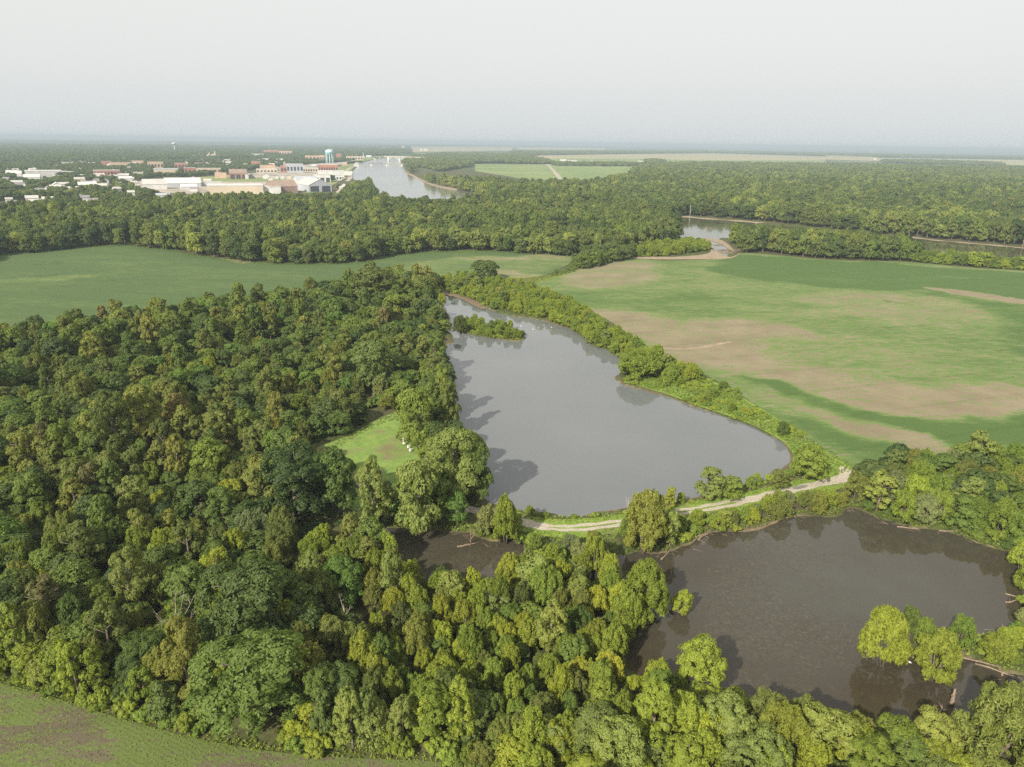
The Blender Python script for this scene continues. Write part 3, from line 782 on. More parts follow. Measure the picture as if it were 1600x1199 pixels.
# the wood left of the pond, in belts from the far field to the near one
region([(-40,560),(0,549),(200,517),(330,494),(450,478),(560,456),(620,444),(680,452),(676,480),(640,500),(500,520),(330,545),(100,600),(-60,640)], 7.6,
       [.55,.2,.15,.1], C_WOOD, (3.4, 6.0), 1.05, 'along the wood edge facing the far soybean field')
region([(-60,640),(100,600),(330,545),(500,520),(640,500),(676,480),(696,515),(684,545),(698,580),(700,600),(688,625),(640,640),(560,670),(480,700),(400,690),(250,640),(120,690),(-60,760)], 6.6,
       [.36,.18,.10,.36], C_WOOD, (3.0, 5.0), 0.95, 'in the wood between the far field and the clearing', holes=(CL,))
region([(120,700),(250,650),(400,700),(330,760),(200,800),(90,780)], 6.6, [.2,.2,.55,.05], C_WOOD, (3.4, 5.0), 1.0, 'in the tall olive stand around the browning tree')
region([(-70,760),(60,720),(120,700),(90,780),(200,800),(330,760),(400,700),(480,712),(500,780),(520,800),(480,845),(330,845),(200,880),(-80,960)], 6.8,
       [.42,.38,.1,.1], C_WOOD, (3.2, 5.4), 1.0, 'in the shaded wood near the brown pool', holes=(CL,))
region([(600,640),(645,640),(690,628),(702,655),(712,690),(728,735),(745,775),(700,810),(640,820),(560,815),(520,800),(520,790),(600,795),(662,765),(650,700)], 6.2,
       [.6,.14,.1,.16], C_WOOD, (3.4, 5.2), 1.05, 'between the clearing and the pond', holes=(CL,), keep=road_clear)
region([(-90,965),(200,880),(330,880),(470,880),(560,850),(590,890),(600,930),(560,975),(530,1040),(540,1110),(500,1138),(380,1122),(260,1094),(150,1060),(0,1020),(-90,990)], 6.2,
       [.28,.56,.06,.10], {**C_WOOD, 'willow': {'olive': 6, 'green': 2, 'lime': 3, 'silver': 0.5}}, (3.4, 5.0), 1.0, 'in the near wood behind the bottom field')
region([(560,850),(600,845),(620,870),(640,905),(700,925),(790,920),(860,905),(960,892),(965,930),(1000,975),(960,1030),(1010,1065),(1100,1095),(1060,1150),(900,1150),(700,1140),(540,1120),(530,1040),(590,980)], 4.8,
       [.06,.88,.03,.03], C_WIL, (2.3, 3.8), 1.12, 'in the flooded willow thicket', wet_ok=True,
       keep=lambda x, y: vnoise(x, y, 11, 31) > -0.62)
region([(700,1140),(900,1150),(1060,1140),(1100,1078),(1200,1130),(1300,1158),(1480,1168),(1660,1140),(1700,1300),(1500,1340),(900,1330),(800,1225),(760,1180)], 6.0,
       [.42,.46,.08,.04], C_EDGE, (3.0, 4.6), 1.0, 'along the lower pond shore nearest the viewer', wet_ok=True)
region([(-60,1012),(0,1028),(150,1068),(260,1102),(380,1130),(500,1146),(640,1152),(760,1165),(860,1195),(900,1240),(820,1222),(720,1196),(640,1183),(520,1178),(400,1166),(280,1142),(150,1105),(0,1062),(-60,1046)], 2.8,
       [.12,.05,.08,.75], {**C_EDGE, 'shrub': {'lime': 5, 'yellow': 1, 'bank': 3, 'pale': 2}, 'maple': {'pale': 2, 'lime': 4}}, (2.2, 3.2), 1.2, 'in the bright scrub along the bottom field edge')
region([(540,1120),(700,1140),(800,1190),(740,1182),(620,1170),(520,1160)], 5.2, [.45,.2,.25,.1], C_EDGE, (2.6, 4.0), 1.0, 'behind the bright scrub of the bottom field')
# land right of the lower pond
region([(1322,790),(1345,768),(1370,745),(1440,737),(1520,731),(1720,745),(1760,900),(1660,893),(1600,867),(1562,855),(1525,839),(1487,827),(1450,824),(1412,818),(1375,806),(1345,792)], 6.0,
       [.25,.62,.08,.05], {**C_BANK, 'maple': {'dark': 2, 'green': 2}, 'willow': {'bank': 4, 'olive': 3, 'silver': 2, 'lime': 2}}, (3.4, 5.0), 0.95, 'in the thicket below the road junction',
       keep=lambda x, y: vnoise(x, y, 10, 5) > -0.7)
region([(1494,996),(1560,988),(1640,965),(1700,1000),(1700,1080),(1610,1060),(1562,1040),(1525,1027),(1492,1016)], 5.0, [.02,.6,.08,.3], {**C_BANK, 'willow': {'bank': 4, 'lime': 2, 'silver': 1}}, (3.0, 4.4), 0.85, 'on the spit reaching into the lower pond')
region([(1596,880),(1640,900),(1650,950),(1600,940),(1590,915)], 4.0, [0,.8,0,.2], C_BANK, (2.6, 3.4), 1.0, 'on the far shore at the frame edge of the lower pond', wet_ok=True)
region([(1392,1004),(1452,1004),(1450,1018),(1405,1016)], 3.6, [0,.2,0,.8], C_WIL, (1.9, 2.6), 1.0, 'on the mud islet of the flooded clump', wet_ok=True)
# strip between the gravel road and the lower pond
BEND_GAP = smooth(W([(812,826),(850,842),(905,848),(960,838),(950,880),(890,876),(840,862)], 0.5), 3)
def strip_keep(x, y):
    if not road_clear(x, y): return False
    return not inside(BEND_GAP, np.array([x]), np.array([y]))[0]
region([(744,822),(800,832),(850,842),(905,845),(968,835),(1030,825),(1090,815),(1150,804),(1196,794),(1240,784),(1300,770),(1320,792),(1300,800),(1225,810),(1187,818),(1157,825),(1112,831),
        (1082,846),(1052,862),(1000,860),(950,862),(930,880),(890,885),(850,880),(825,862),(800,842),(770,842)], 4.1,
       [.05,.62,.08,.25], {**C_BANK, 'willow': {'bank': 3, 'lime': 4, 'silver': 2, 'olive': 3}}, (2.2, 3.4), 1.0, 'on the bank between the gravel road and the lower pond', keep=strip_keep)
region([(835,848),(870,858),(950,855),(930,884),(880,888),(840,870)], 4.5, [0,.35,0,.65], {**C_BANK, 'shrub': {'vine': 2, 'bank': 2}, 'willow': {'silver': 2, 'bank': 1}}, (1.9, 2.7), 0.85, 'on the vine-covered knoll below the road bend')
# pond side of the road and the far bank of the pond
region([(1300,742),(1240,750),(1190,762),(1150,772),(1090,784),(1030,795),(968,807),(900,814),(850,812),(805,802),(790,798),(850,806),(900,808),(960,802),(1030,791),(1090,779),(1160,764),(1206,747),(1236,738)], 2.6,
       [0,.12,0,.88], C_BANK, (1.3, 2.1), 1.0, 'on the weedy bank between the pond and the gravel road', keep=road_clear)
region([(690,440),(740,436),(800,446),(860,464),(930,500),(975,532),(1035,565),(1100,592),(1060,600),(1010,590),(975,575),(972,560),(945,546),(920,535),(895,516),(870,506),(845,497),(800,488),(765,480),(740,468),(700,455)], 4.9,
       [.02,.74,.02,.22], {**C_BANK, 'willow': {'bank': 6, 'lime': 4}}, (2.6, 3.9), 0.82, 'in the willow row along the field side of the pond')
region([(975,592),(1035,565),(1100,592),(1200,648),(1285,702),(1240,712),(1222,690),(1150,655),(1088,634),(1040,616)], 4.2,
       [0,.10,0,.90], C_BANK, (1.6, 2.8), 0.8, 'on the grassy bank narrowing towards the road junction', keep=lambda x, y: vnoise(x, y, 8, 2) > 0.28-0.75*(proj(x, y)[1] < 635))
region([(712,507),(745,524),(780,529),(812,531),(820,524),(790,512),(755,508),(725,502)], 3.0, [0,.4,0,.6], {**C_BANK, 'shrub': {'bank': 2, 'lime': 2}}, (1.4, 2.3), 0.95, 'on the small pond island')
region([(600,452),(690,442),(690,452),(700,475),(690,480),(660,462)], 5.5, [.1,.6,.1,.2], C_BANK, (2.8, 4.0), 0.9, 'around the narrow head of the pond')
region([(645,612),(690,560),(700,590),(705,612),(695,630),(660,632)], 4.5, [.1,.15,0,.75], {**C_WOOD, 'shrub': {'vine': 3, 'bank': 2}}, (2.2, 3.4), 0.85, 'on the vine slope beside the pond shore')
# hedge and thickets at the far side of the fields
region([(860,430),(885,422),(905,412),(905,420),(880,430)], 4.0, [0,.1,0,.9], C_FAR, (2.0, 2.8), 0.9, 'in the low hedge dividing the two fields')
region([(900,418),(915,405),(950,396),(982,394),(986,403),(950,412),(915,421)], 6.0, [.5,.4,0,.1], {**C_FAR, 'willow': {'green': 1}}, (4.2, 6.0), 0.95, 'in the thick end of the hedge dividing the two fields')
region([(985,398),(1010,390),(1060,383),(1098,383),(1108,390),(1060,398),(1000,402)], 6.5, [0,.7,0,.3], C_BANK, (4.0, 5.4), 0.75, 'in the pale willow thicket beside the creek mouth')
region([(1425,404),(1500,409),(1600,416),(1740,430),(1740,438),(1600,423),(1500,416),(1425,409)], 6.5, [.2,.5,0,.3], {**C_BANK, 'willow': {'bank': 1, 'green': 2}}, (4.0, 5.6), 0.85, 'in the low belt between the right field and the river')

NEAR_N = len(trees)
# ------------------------------------------------------------------ town
MC = {}
def cmat(name, c, **k):
    if name not in MC: MC[name] = plain(name, c, **k)
    return MC[name]
RED = cmat('red_brick', (0.36, 0.16, 0.11), var=0.2, sc=0.1); WHITE = cmat('white_metal', (0.52, 0.515, 0.50), var=0.12, sc=0.08); GREY = cmat('grey_metal', (0.36, 0.38, 0.41), var=0.08, sc=0.05)
CREAM = cmat('cream_wall', (0.50, 0.43, 0.33), var=0.08, sc=0.05); PALE = cmat('pale_roof', (0.44, 0.42, 0.39), var=0.1, sc=0.06); BROWN = cmat('brown_roof', (0.26, 0.19, 0.15), var=0.15, sc=0.08)
DARK = cmat('dark_glass', (0.05, 0.06, 0.07), var=0.1, rough=0.3); SHINGLE = cmat('grey_shingle', (0.22, 0.21, 0.21), var=0.2, sc=0.2); BLUE = cmat('pale_blue_paint', (0.42, 0.58, 0.66), var=0.05, sc=0.05)
CONC = cmat('concrete', (0.62, 0.57, 0.49), var=0.08, sc=0.1); RUST = cmat('rust_red_scrap', (0.16, 0.075, 0.05), var=0.4, sc=0.3); ORANGE = cmat('orange_paint', (0.66, 0.27, 0.05), var=0.1, sc=0.2)
TAN = cmat('tan_brick', (0.50, 0.36, 0.26), var=0.12, sc=0.1); STEEL = cmat('bridge_steel', (0.20, 0.20, 0.20), var=0.2, sc=0.1); ROOFR = cmat('rosy_roof', (0.48, 0.34, 0.28), var=0.12, sc=0.1)
BUILT = []
def ground_box(px0, px1, ybase, ytop):
    x, y = gp((px0+px1)/2, ybase, 0.5); x = float(x); y = float(y); dep = float(proj(x, y, 0.5)[2]); w = (px1-px0)*dep/FPX
    h = (ybase-ytop)*dep/FPX
    return x, y, w, h
def face_rz(x, y): return -math.atan2(x, y)

def building(px0, px1, ybase, ytop, label, wall, roof, form='flat', depth=None, rz=0.0, windows=0, cat='building', group=None, name='building', hmax=None, doors=0):
    x, y, w, h = ground_box(px0, px1, ybase, ytop)
    dep = depth or max(12, w*0.5); h = max(4.0, min(h, hmax or 30))
    # what shows above the wall top is roof seen from the height of the drone
    root = empty(name, (x, y+dep/2, 0.5), label, cat, group, face_rz(x, y)+rz)
    m = MB(); r = MB()
    if form == 'flat':
        m.box(-w/2, w/2, -dep/2, dep/2, 0, h); r.box(-w/2-0.3, w/2+0.3, -dep/2-0.3, dep/2+0.3, h+0.003, h+0.9)
    else:
        rise = min(w, dep)*0.22
        if form == 'gable_x':        # ridge runs along x
            m.box(-w/2, w/2, -dep/2, dep/2, 0, h*0.75)
            g = MB(); k = h*0.75
            for s in (-1, 1):
                r.add([(-w/2-0.6, s*(dep/2+0.6), k-0.1), (w/2+0.6, s*(dep/2+0.6), k-0.1), (w/2+0.6, 0, k+rise+.3), (-w/2-0.6, 0, k+rise+.3),
                       (-w/2-0.6, s*(dep/2+0.6), k+0.3), (w/2+0.6, s*(dep/2+0.6), k+0.3), (w/2+0.6, 0, k+rise+0.8), (-w/2-0.6, 0, k+rise+0.8)],
                      [(0,1,2,3),(7,6,5,4),(0,4,5,1),(1,5,6,2),(3,2,6,7),(0,3,7,4)])
            m.add([(-w/2, -dep/2, k), (-w/2, dep/2, k), (-w/2, 0, k+rise), (w/2, -dep/2, k), (w/2, dep/2, k), (w/2, 0, k+rise)], [(0,1,2),(3,5,4)])
        else:                        # gable end faces the viewer
            k = h*0.7; rise = w*0.24
            m.prism([(-w/2, 0), (w/2, 0), (w/2, k), (0, k+rise), (-w/2, k)], -dep/2, dep/2)
            for s in (-1, 1):
                r.add([(s*(w/2+0.6), -dep/2-0.6, k-0.15), (s*(w/2+0.6), dep/2+0.6, k-0.15), (0, dep/2+0.6, k+rise+0.15), (0, -dep/2-0.6, k+rise+0.15),
                       (s*(w/2+0.6), -dep/2-0.6, k+0.3), (s*(w/2+0.6), dep/2+0.6, k+0.3), (0, dep/2+0.6, k+rise+0.7), (0, -dep/2-0.6, k+rise+0.7)],
                      [(0,1,2,3),(7,6,5,4),(0,4,5,1),(1,5,6,2),(3,2,6,7),(0,3,7,4)])
    m.build('wall', wall, root); r.build('roof', roof, root)
    for i in range(windows):
        q = MB(); cx = -w/2+w*(i+0.5)/windows; q.box(cx-w*0.30/windows, cx+w*0.30/windows, -dep/2-0.25, -dep/2-0.02, h*0.22, h*0.68); q.build('window', DARK, root)
    for i in range(doors):
        q = MB(); cx = -w/2+w*(i+0.5)/doors; q.box(cx-w*0.36/doors, cx+w*0.36/doors, -dep/2-0.3, -dep/2-0.02, 0.02, h*0.62); q.build('door', DARK, root)
    BUILT.append((x, y, w, dep)); return root

B = building
B(235,270,273,265,'cream windowless block above the trees left of the rail yard',CREAM,GREY,depth=60)
B(272,291,264,256,'red brick block standing behind the cream windowless block',RED,PALE,windows=4)
B(287,304,272,263,'red brick block with a notched front beside the cream block',RED,PALE,windows=3)
B(306,341,270,264,'long low brick range with pale roof between two tree clumps',TAN,PALE,windows=6)
B(303,317,257,255,'small red flat building in the trees behind the brick range',RED,GREY)
B(335,352,279,271,'low rosy brick factory end beside the long brown roof',TAN,ROOFR)
B(352,378,280,269,'long brown-roofed factory shed with brick front',RED,BROWN,'gable_x',depth=70,doors=3)
B(378,387,280,272,'white gable-fronted shed at the end of the brown-roofed factory',WHITE,SHINGLE,'gable_y')
B(388,400,279,273,'grey gabled shed next to the white gable-fronted one',PALE,SHINGLE,'gable_y')
B(410,420,280,272,'white gable shed with grey slope in the row by the yard',WHITE,SHINGLE,'gable_y')
B(421,429,280,273,'squat grey-roofed shed second in the row by the yard',PALE,SHINGLE,'gable_x')
B(429,434,280,274,'small white cabin third in the row by the yard',WHITE,SHINGLE,'gable_y')
B(437,443,280,274,'small white cabin with bright gable fourth in the row by the yard',WHITE,PALE,'gable_y')
B(447,454,280,274,'little cream cabin ending the row by the yard',CREAM,SHINGLE,'gable_y')
B(218,252,296,286,'pale corrugated sheds at the tree-hidden end of the works',WHITE,PALE,'gable_x',depth=40)
B(253,305,292,285,'long low works shed with grey front',GREY,WHITE,'gable_x',depth=45)
B(307,340,291,286,'white flat-roofed works hall in the middle of the yard',WHITE,PALE,depth=40)
B(318,400,304,291,'longest white works hall just above the tree line',CREAM,WHITE,depth=62,windows=0)
B(398,432,303,293,'pale works hall joining the brown roof',WHITE,PALE,depth=50)
B(415,455,302,289,'brown-roofed works hall with dark eaves',BROWN,BROWN,'gable_x',depth=46,rz=0.25)
B(395,407,302,295,'low dark-roofed shelter at the tree line by the works',GREY,DARK,'gable_y')
B(456,489,296,281,'wide works hall with blue-grey pitched roof',PALE,GREY,'gable_x',depth=55,rz=0.25)
B(462,499,300,286,'big works hall with pale blue-grey side wall',GREY,PALE,'gable_y',depth=90,rz=0.3,doors=2)
B(489,514,285,274,'white block with dark loading bays below the red brick hall',WHITE,PALE,doors=3,depth=30)
B(515,533,282,275,'low white annex on the river side of the loading bays',WHITE,PALE,windows=4)
B(496,526,271,258,'long red brick hall below the blue water tower',RED,WHITE,depth=34,windows=8)
B(438,447,270,260,'salmon brick end block joined to the grey glazed building',RED,GREY,windows=2)
B(447,472,270,257,'grey glazed building with a red brick corner',GREY,GREY,windows=5)
B(472,498,269,263,'low pale shops between the glazed building and the brick hall',CREAM,WHITE,windows=7)
B(495,535,277,268,'long white low roof in front of the red brick hall',WHITE,WHITE,depth=40)
B(399,430,270,265,'long flat white canopy roof beside parked lots',CREAM,WHITE,windows=6)
B(405,428,264,259,'rosy low school-like block behind the canopy roof',TAN,ROOFR)
B(499,507,253,240,'tan apartment tower next to the blue water tower',TAN,PALE,windows=3)
B(476,498,251,244,'rosy downtown block beside the tan apartment tower',TAN,ROOFR,windows=4)
B(525,533,249,241,'dark red downtown block on the river side of the water tower',RED,GREY)
B(540,566,250,245,'pale downtown row leading to the bridge',CREAM,ROOFR,windows=6)
B(411,434,243,234,'large red hospital-like block on the skyline ridge',RED,PALE,windows=6)
B(435,455,244,235,'stepped red block beside the hospital-like one',TAN,RED,windows=5)
B(392,410,247,241,'white low block on the ridge left of the red ones',WHITE,PALE)
B(392,406,258,253,'salmon-roofed block among mid-town trees',RED,ROOFR)
B(33,82,277,268,'long white flat-roofed store in the tree canopy',WHITE,WHITE,depth=60)
B(0,20,275,268,'white flat-roofed store cut by the frame edge',WHITE,WHITE,depth=60)
B(144,181,275,267,'red brick school with pale roof in the tree canopy',RED,PALE,windows=8)
B(158,172,260,253,'red block with a thin tower behind the brick school',RED,ROOFR)
B(172,198,262,255,'long rosy low building beside the red block',TAN,ROOFR)
B(205,222,257,252,'thin salmon roof in the far tree canopy',TAN,ROOFR)
B(230,252,263,254,'rosy flat building with pink front near the cream block',TAN,ROOFR,windows=5)
B(208,222,276,270,'pale low roof left of the cream windowless block',CREAM,WHITE)
B(95,112,258,254,'cream low store in the left canopy',CREAM,PALE)
B(0,10,320,312,'grey roof nearest the viewer at the left frame edge',WHITE,PALE,depth=30)
B(37,54,314,309,'long pale house roof near the left tree line',CREAM,PALE,'gable_x',depth=16)
B(42,58,319,315,'lower pale house roof just in front of another',CREAM,PALE,'gable_x',depth=16)
B(91,100,314,308,'cream house half hidden near the left tree line',CREAM,PALE,'gable_y')
B(114,124,314,306,'white gable house with bright end wall near the tree line',WHITE,SHINGLE,'gable_y',depth=30)
B(125,137,316,307,'grey-roofed house right beside the white gable house',WHITE,SHINGLE,'gable_x')
B(176,186,303,293,'white roofed house among trees left of the works',WHITE,PALE,'gable_x',rz=0.4)
B(198,208,307,299,'pale house just left of the works sheds',WHITE,PALE,'gable_x')
B(226,236,319,312,'white house peeping from the forest edge',WHITE,SHINGLE,'gable_y')
B(243,262,310,304,'low grey-white house between forest edge and works',WHITE,GREY,'gable_x')
B(322,330,316,306,'cream house in a gap of the forest edge',CREAM,PALE,'gable_y')
B(819,828,253,249,'white farm shed at the top of the levee road',WHITE,WHITE,'gable_x')
B(836,846,254,251,'rosy-roofed farm shed by the levee road',TAN,ROOFR,'gable_x')
B(875,885,254,250,'white farm barn just right of the levee road',WHITE,WHITE,'gable_x')
B(888,902,255,252,'low grey farm sheds beside the white barn',PALE,PALE,'gable_x')
B(921,929,256,252,'small rosy farmhouse by the county road',TAN,ROOFR,'gable_y')
B(955,960,256,253,'tiny white farmhouse between two tree clumps',WHITE,PALE,'gable_y')
B(996,1006,256,252,'bright white farmhouse by the dark tree clump',WHITE,PALE,'gable_x')
B(1034,1040,254,251,'green-roofed farm shed past the dark tree clump',PALE,cmat('green_roof', (0.25, 0.42, 0.34)),'gable_x')
B(1076,1088,257,253,'white barn standing at the edge of the forest',WHITE,WHITE,'gable_x')
B(626,633,233,228,'white farm barn near the horizon above the bridge',WHITE,TAN,'gable_y')
B(656,660,235.5,233,'small white farmhouse in the pale field beyond the bridge',WHITE,PALE)
B(662,668,236,233,'white grain shed in the pale field beyond the bridge',WHITE,WHITE)
B(597,603,234,231,'rosy farm roof on the far left bank',TAN,ROOFR)
B(1358,1364,236.5,234,'white silo-like farm building on the far right horizon',WHITE,WHITE)
B(1366,1369,250,248,'tiny white farm building in the pale strip on the right',WHITE,WHITE)

# small houses, each its own thing, sharing a few meshes
def house_meshes(wm, rm, w, d, h):
    m = MB(); m.prism([(-d/2, 0), (d/2, 0), (d/2, h), (0, h+d*0.3), (-d/2, h)], -w/2, w/2)
    r = MB()
    for s in (-1, 1):
        r.add([(s*(d/2+.5), -w/2-.5, h-.2), (s*(d/2+.5), w/2+.5, h-.2), (0, w/2+.5, h+d*.3+.1), (0, -w/2-.5, h+d*.3+.1),
               (s*(d/2+.5), -w/2-.5, h+.1), (s*(d/2+.5), w/2+.5, h+.1), (0, w/2+.5, h+d*.3+.5), (0, -w/2-.5, h+d*.3+.5)], [(0,1,2,3),(7,6,5,4),(0,4,5,1),(1,5,6,2),(3,2,6,7),(0,3,7,4)])
    return new_mesh('house_wall', m.v, m.f, [wm]), new_mesh('house_roof', r.v, r.f, [rm])
HM = [house_meshes(WHITE, SHINGLE, 14, 10, 5), house_meshes(CREAM, PALE, 16, 11, 5), house_meshes(WHITE, PALE, 24, 13, 5), house_meshes(TAN, ROOFR, 20, 12, 6), house_meshes(WHITE, WHITE, 30, 16, 6)]
HL = ['small white house with grey shingled roof', 'cream house with pale roof', 'long white building with pale roof', 'tan brick building with rosy roof', 'white metal-roofed hall']
RH = np.random.default_rng(77)
TOWNMARKS = [((20,240), 'at the far left skyline'), ((20,262), 'behind the store at frame edge'), ((60,258), 'behind the long white store'), ((110,245), 'in the canopy above the brick school'), ((160,262), 'near the red brick school'),
  ((210,265), 'left of the cream block'), ((255,258), 'behind the cream block'), ((272,243), 'below the white pedestal tower'), ((200,243), 'left of the pedestal tower'), ((335,244), 'near the two-spired church'),
  ((390,243), 'left of the red hospital block'), ((435,243), 'round the red hospital block'), ((420,255), 'in mid town'), ((470,248), 'left of the tan apartment tower'), ((515,248), 'behind the blue water tower'), ((550,248), 'near the slim steeple'),
  ((590,247), 'by the arched bridge'), ((460,262), 'by the grey glazed building'), ((510,266), 'beside the red brick hall'), ((400,268), 'by the flat canopy roof'), ((350,260), 'behind the low brick range'), ((350,285), 'in the works yard'),
  ((300,290), 'at the works hall'), ((450,290), 'by the brown-roofed hall'), ((60,290), 'in trees below the long store'), ((140,290), 'in trees below the school'), ((190,290), 'left of the works'), ((20,315), 'at the near left tree line'),
  ((120,312), 'by the white gable house'), ((230,312), 'at the forest edge'), ((300,310), 'between works and forest')]
HOUSES = []
zones = [((0, 400, 236, 262), 130, 'in the tree canopy of the distant town'), ((0, 215, 262, 300), 84, 'among the nearer town trees'), ((0, 330, 300, 322), 12, 'at the town edge behind the forest'),
         ((300, 560, 243, 262), 70, 'in the downtown blocks round the water tower'), ((250, 545, 266, 300), 16, 'in the industrial yard'), ((540, 600, 243, 252), 8, 'by the river bridges')]
for (x0, x1, y0, y1), n, where in zones:
    for _ in range(n):
        px = RH.uniform(x0, x1); py = y0+(y1-y0)*RH.random()**0.8; x, y = gp(px, py, 0.5); x = float(x); y = float(y)
        if any(abs(x-a) < c*0.6+14 and -14 < y-b < d_+16 for a, b, c, d_ in BUILT): continue
        k = int(RH.integers(5)) if 'downtown' in where or 'yard' in where else int(RH.choice([0, 1, 2, 4], p=[.35, .3, .25, .1]))
        band = min(TOWNMARKS, key=lambda q: (q[0][0]-px)**2+9*(q[0][1]-py)**2)[1]
        HOUSES.append((f'{HL[k]} {band}', px, py))
        root = empty('house', (x, y, 0.5), f'{HL[k]} {band}', 'house', 'small buildings '+where, face_rz(x, y)+RH.choice([0, 1.57])+RH.uniform(-.2, .2), tuple([RH.uniform(0.75, 1.15)]*3))
        link('wall', HM[k][0], root); link('roof', HM[k][1], root); BUILT.append((x, y, 20, 16)); HOUSES[-1] += (root,)

BA = np.array([(b[0], b[1], b[2], b[3]) for b in BUILT])
def clear_of_buildings(x, y, front=110):
    k = np.ones(x.shape, bool)
    for bx, by, w, d in BA:
        fr = front if w > 24 else min(front, 80)
        ux, uy = -bx/math.hypot(bx, by), -by/math.hypot(bx, by)
        rx = x-bx; ry = y-by; al = rx*ux+ry*uy; ac = np.abs(-rx*uy+ry*ux)
        k &= ~((al > -d-8) & (al < fr) & (ac < w*0.5+7))
    return k
# ------------------------------------------------------------------ far forest
INDUST = smooth(W([(205,290),(222,283),(300,279),(360,270),(430,262),(500,256),(560,252),(590,250),(600,320),(560,318),(530,312),(500,310),(455,315),(400,320),(330,322),(300,315),(240,306)]), 3)
LEVEE = smooth(W([(742,256),(860,257),(990,258),(1005,268),(950,290),(870,295),(800,281),(742,270)]), 3)
RG = grow(RIVER_W, 4); BG = grow(BEND_W, 4)
CREEKBAR = smooth(W([(985,402),(985,396),(1050,380),(1095,372),(1130,372),(1146,382),(1160,398),(1140,408),(1025,411)]), 3)
R2 = np.random.default_rng(5)
def far_region(pts, step, Rr, Hr, place, cols=(('far', .48), ('green', .25), ('dark', .15), ('pale', .07), ('olive', .05)), holes=(), prob=None):
    poly = smooth(W(pts, 0.45), 3); X, Y = hexfill(poly, step, R2)
    k = np.ones(X.shape, bool)
    for h in holes: k &= ~inside(h, X, Y)
    if prob is not None: k &= prob(X, Y)
    X = X[k]; Y = Y[k]; n = len(X)
    kinds = R2.choice(['maple', 'cottonwood'], n, p=[.86, .14]); cc = R2.choice([c[0] for c in cols], n, p=[c[1] for c in cols])
    st = vnoise(X, Y, 70, 41)+0.5*vnoise(X, Y, 26, 42); cc = np.where((st > 0.5) & (R2.random(n) < 0.6), 'pale', np.where((st < -0.5) & (R2.random(n) < 0.6), 'dark', cc))
    R = R2.uniform(*Rr, n)*np.where(R2.random(n) < 0.15, 1.3, 1)*R2.uniform(0.75, 1.1, n); H = R2.uniform(*Hr, n)*(1+0.26*vnoise(X, Y, 60, 17)+0.10*vnoise(X, Y, 20, 18))*R2.uniform(0.85, 1.15, n)
    for i in range(n): add(X[i], Y[i], R[i], H[i], str(kinds[i]), str(cc[i]), place, 0.4)
far_region([(-120,425),(0,400),(60,395),(190,384),(330,404),(420,413),(540,412),(610,402),(660,396),(720,393),(800,396),(900,401),(985,398),(1050,378),(1066,365),(1055,352),(900,330),(700,322),(560,322),(300,322),(0,340),(-120,345)],
           10.5, (5.5, 7.6), (15, 22), 'in the forest behind the left soybean field', holes=(RG, BG, CREEKBAR), prob=lambda x, y: clear_of_buildings(x, y, 60))
far_region([(1140,380),(1180,378),(1300,387),(1420,400),(1430,408),(1300,405),(1200,396),(1150,394)], 9.5, (5.5, 7.5), (14, 20), 'in the peninsula wood between field and river bend', holes=(BG, CREEKBAR))
far_region([(560,322),(700,322),(900,330),(1055,352),(1062,338),(1165,343),(1300,358),(1425,370),(1600,384),(1760,400),(1760,330),(1600,295),(1200,285),(1000,280),(870,296),(760,290),(714,293),(690,290),(667,284),(640,272),(660,262),(560,300)],
           12.5, (6.5, 9.0), (17, 25), 'in the forest beyond the river bend', holes=(RG, BG, LEVEE))
far_region([(0,340),(-120,345),(-150,300),(0,288),(210,292),(300,318),(300,322)], 13, (5.5, 8.0), (10, 15), 'among the nearest houses of the town', holes=(INDUST,), prob=lambda x, y: (vnoise(x, y, 60, 3) > -0.45) & clear_of_buildings(x, y, 90))
NFAR0 = len(trees)

# ------------------------------------------------------------------ make the nearest 300 of each kind as trees, the rest as masses
arr = trees
X = np.array([t[0] for t in arr]); Y = np.array([t[1] for t in arr]); PXc, PYc, DEP = proj(X, Y, np.array([t[4]*0.6 for t in arr]))
size = np.array([t[3] for t in arr])*2*FPX/DEP
inview = (PXc > -size*0.5) & (PXc < 1600+size*0.5) & (PYc > 200) & (PYc < 1199+size*0.6)
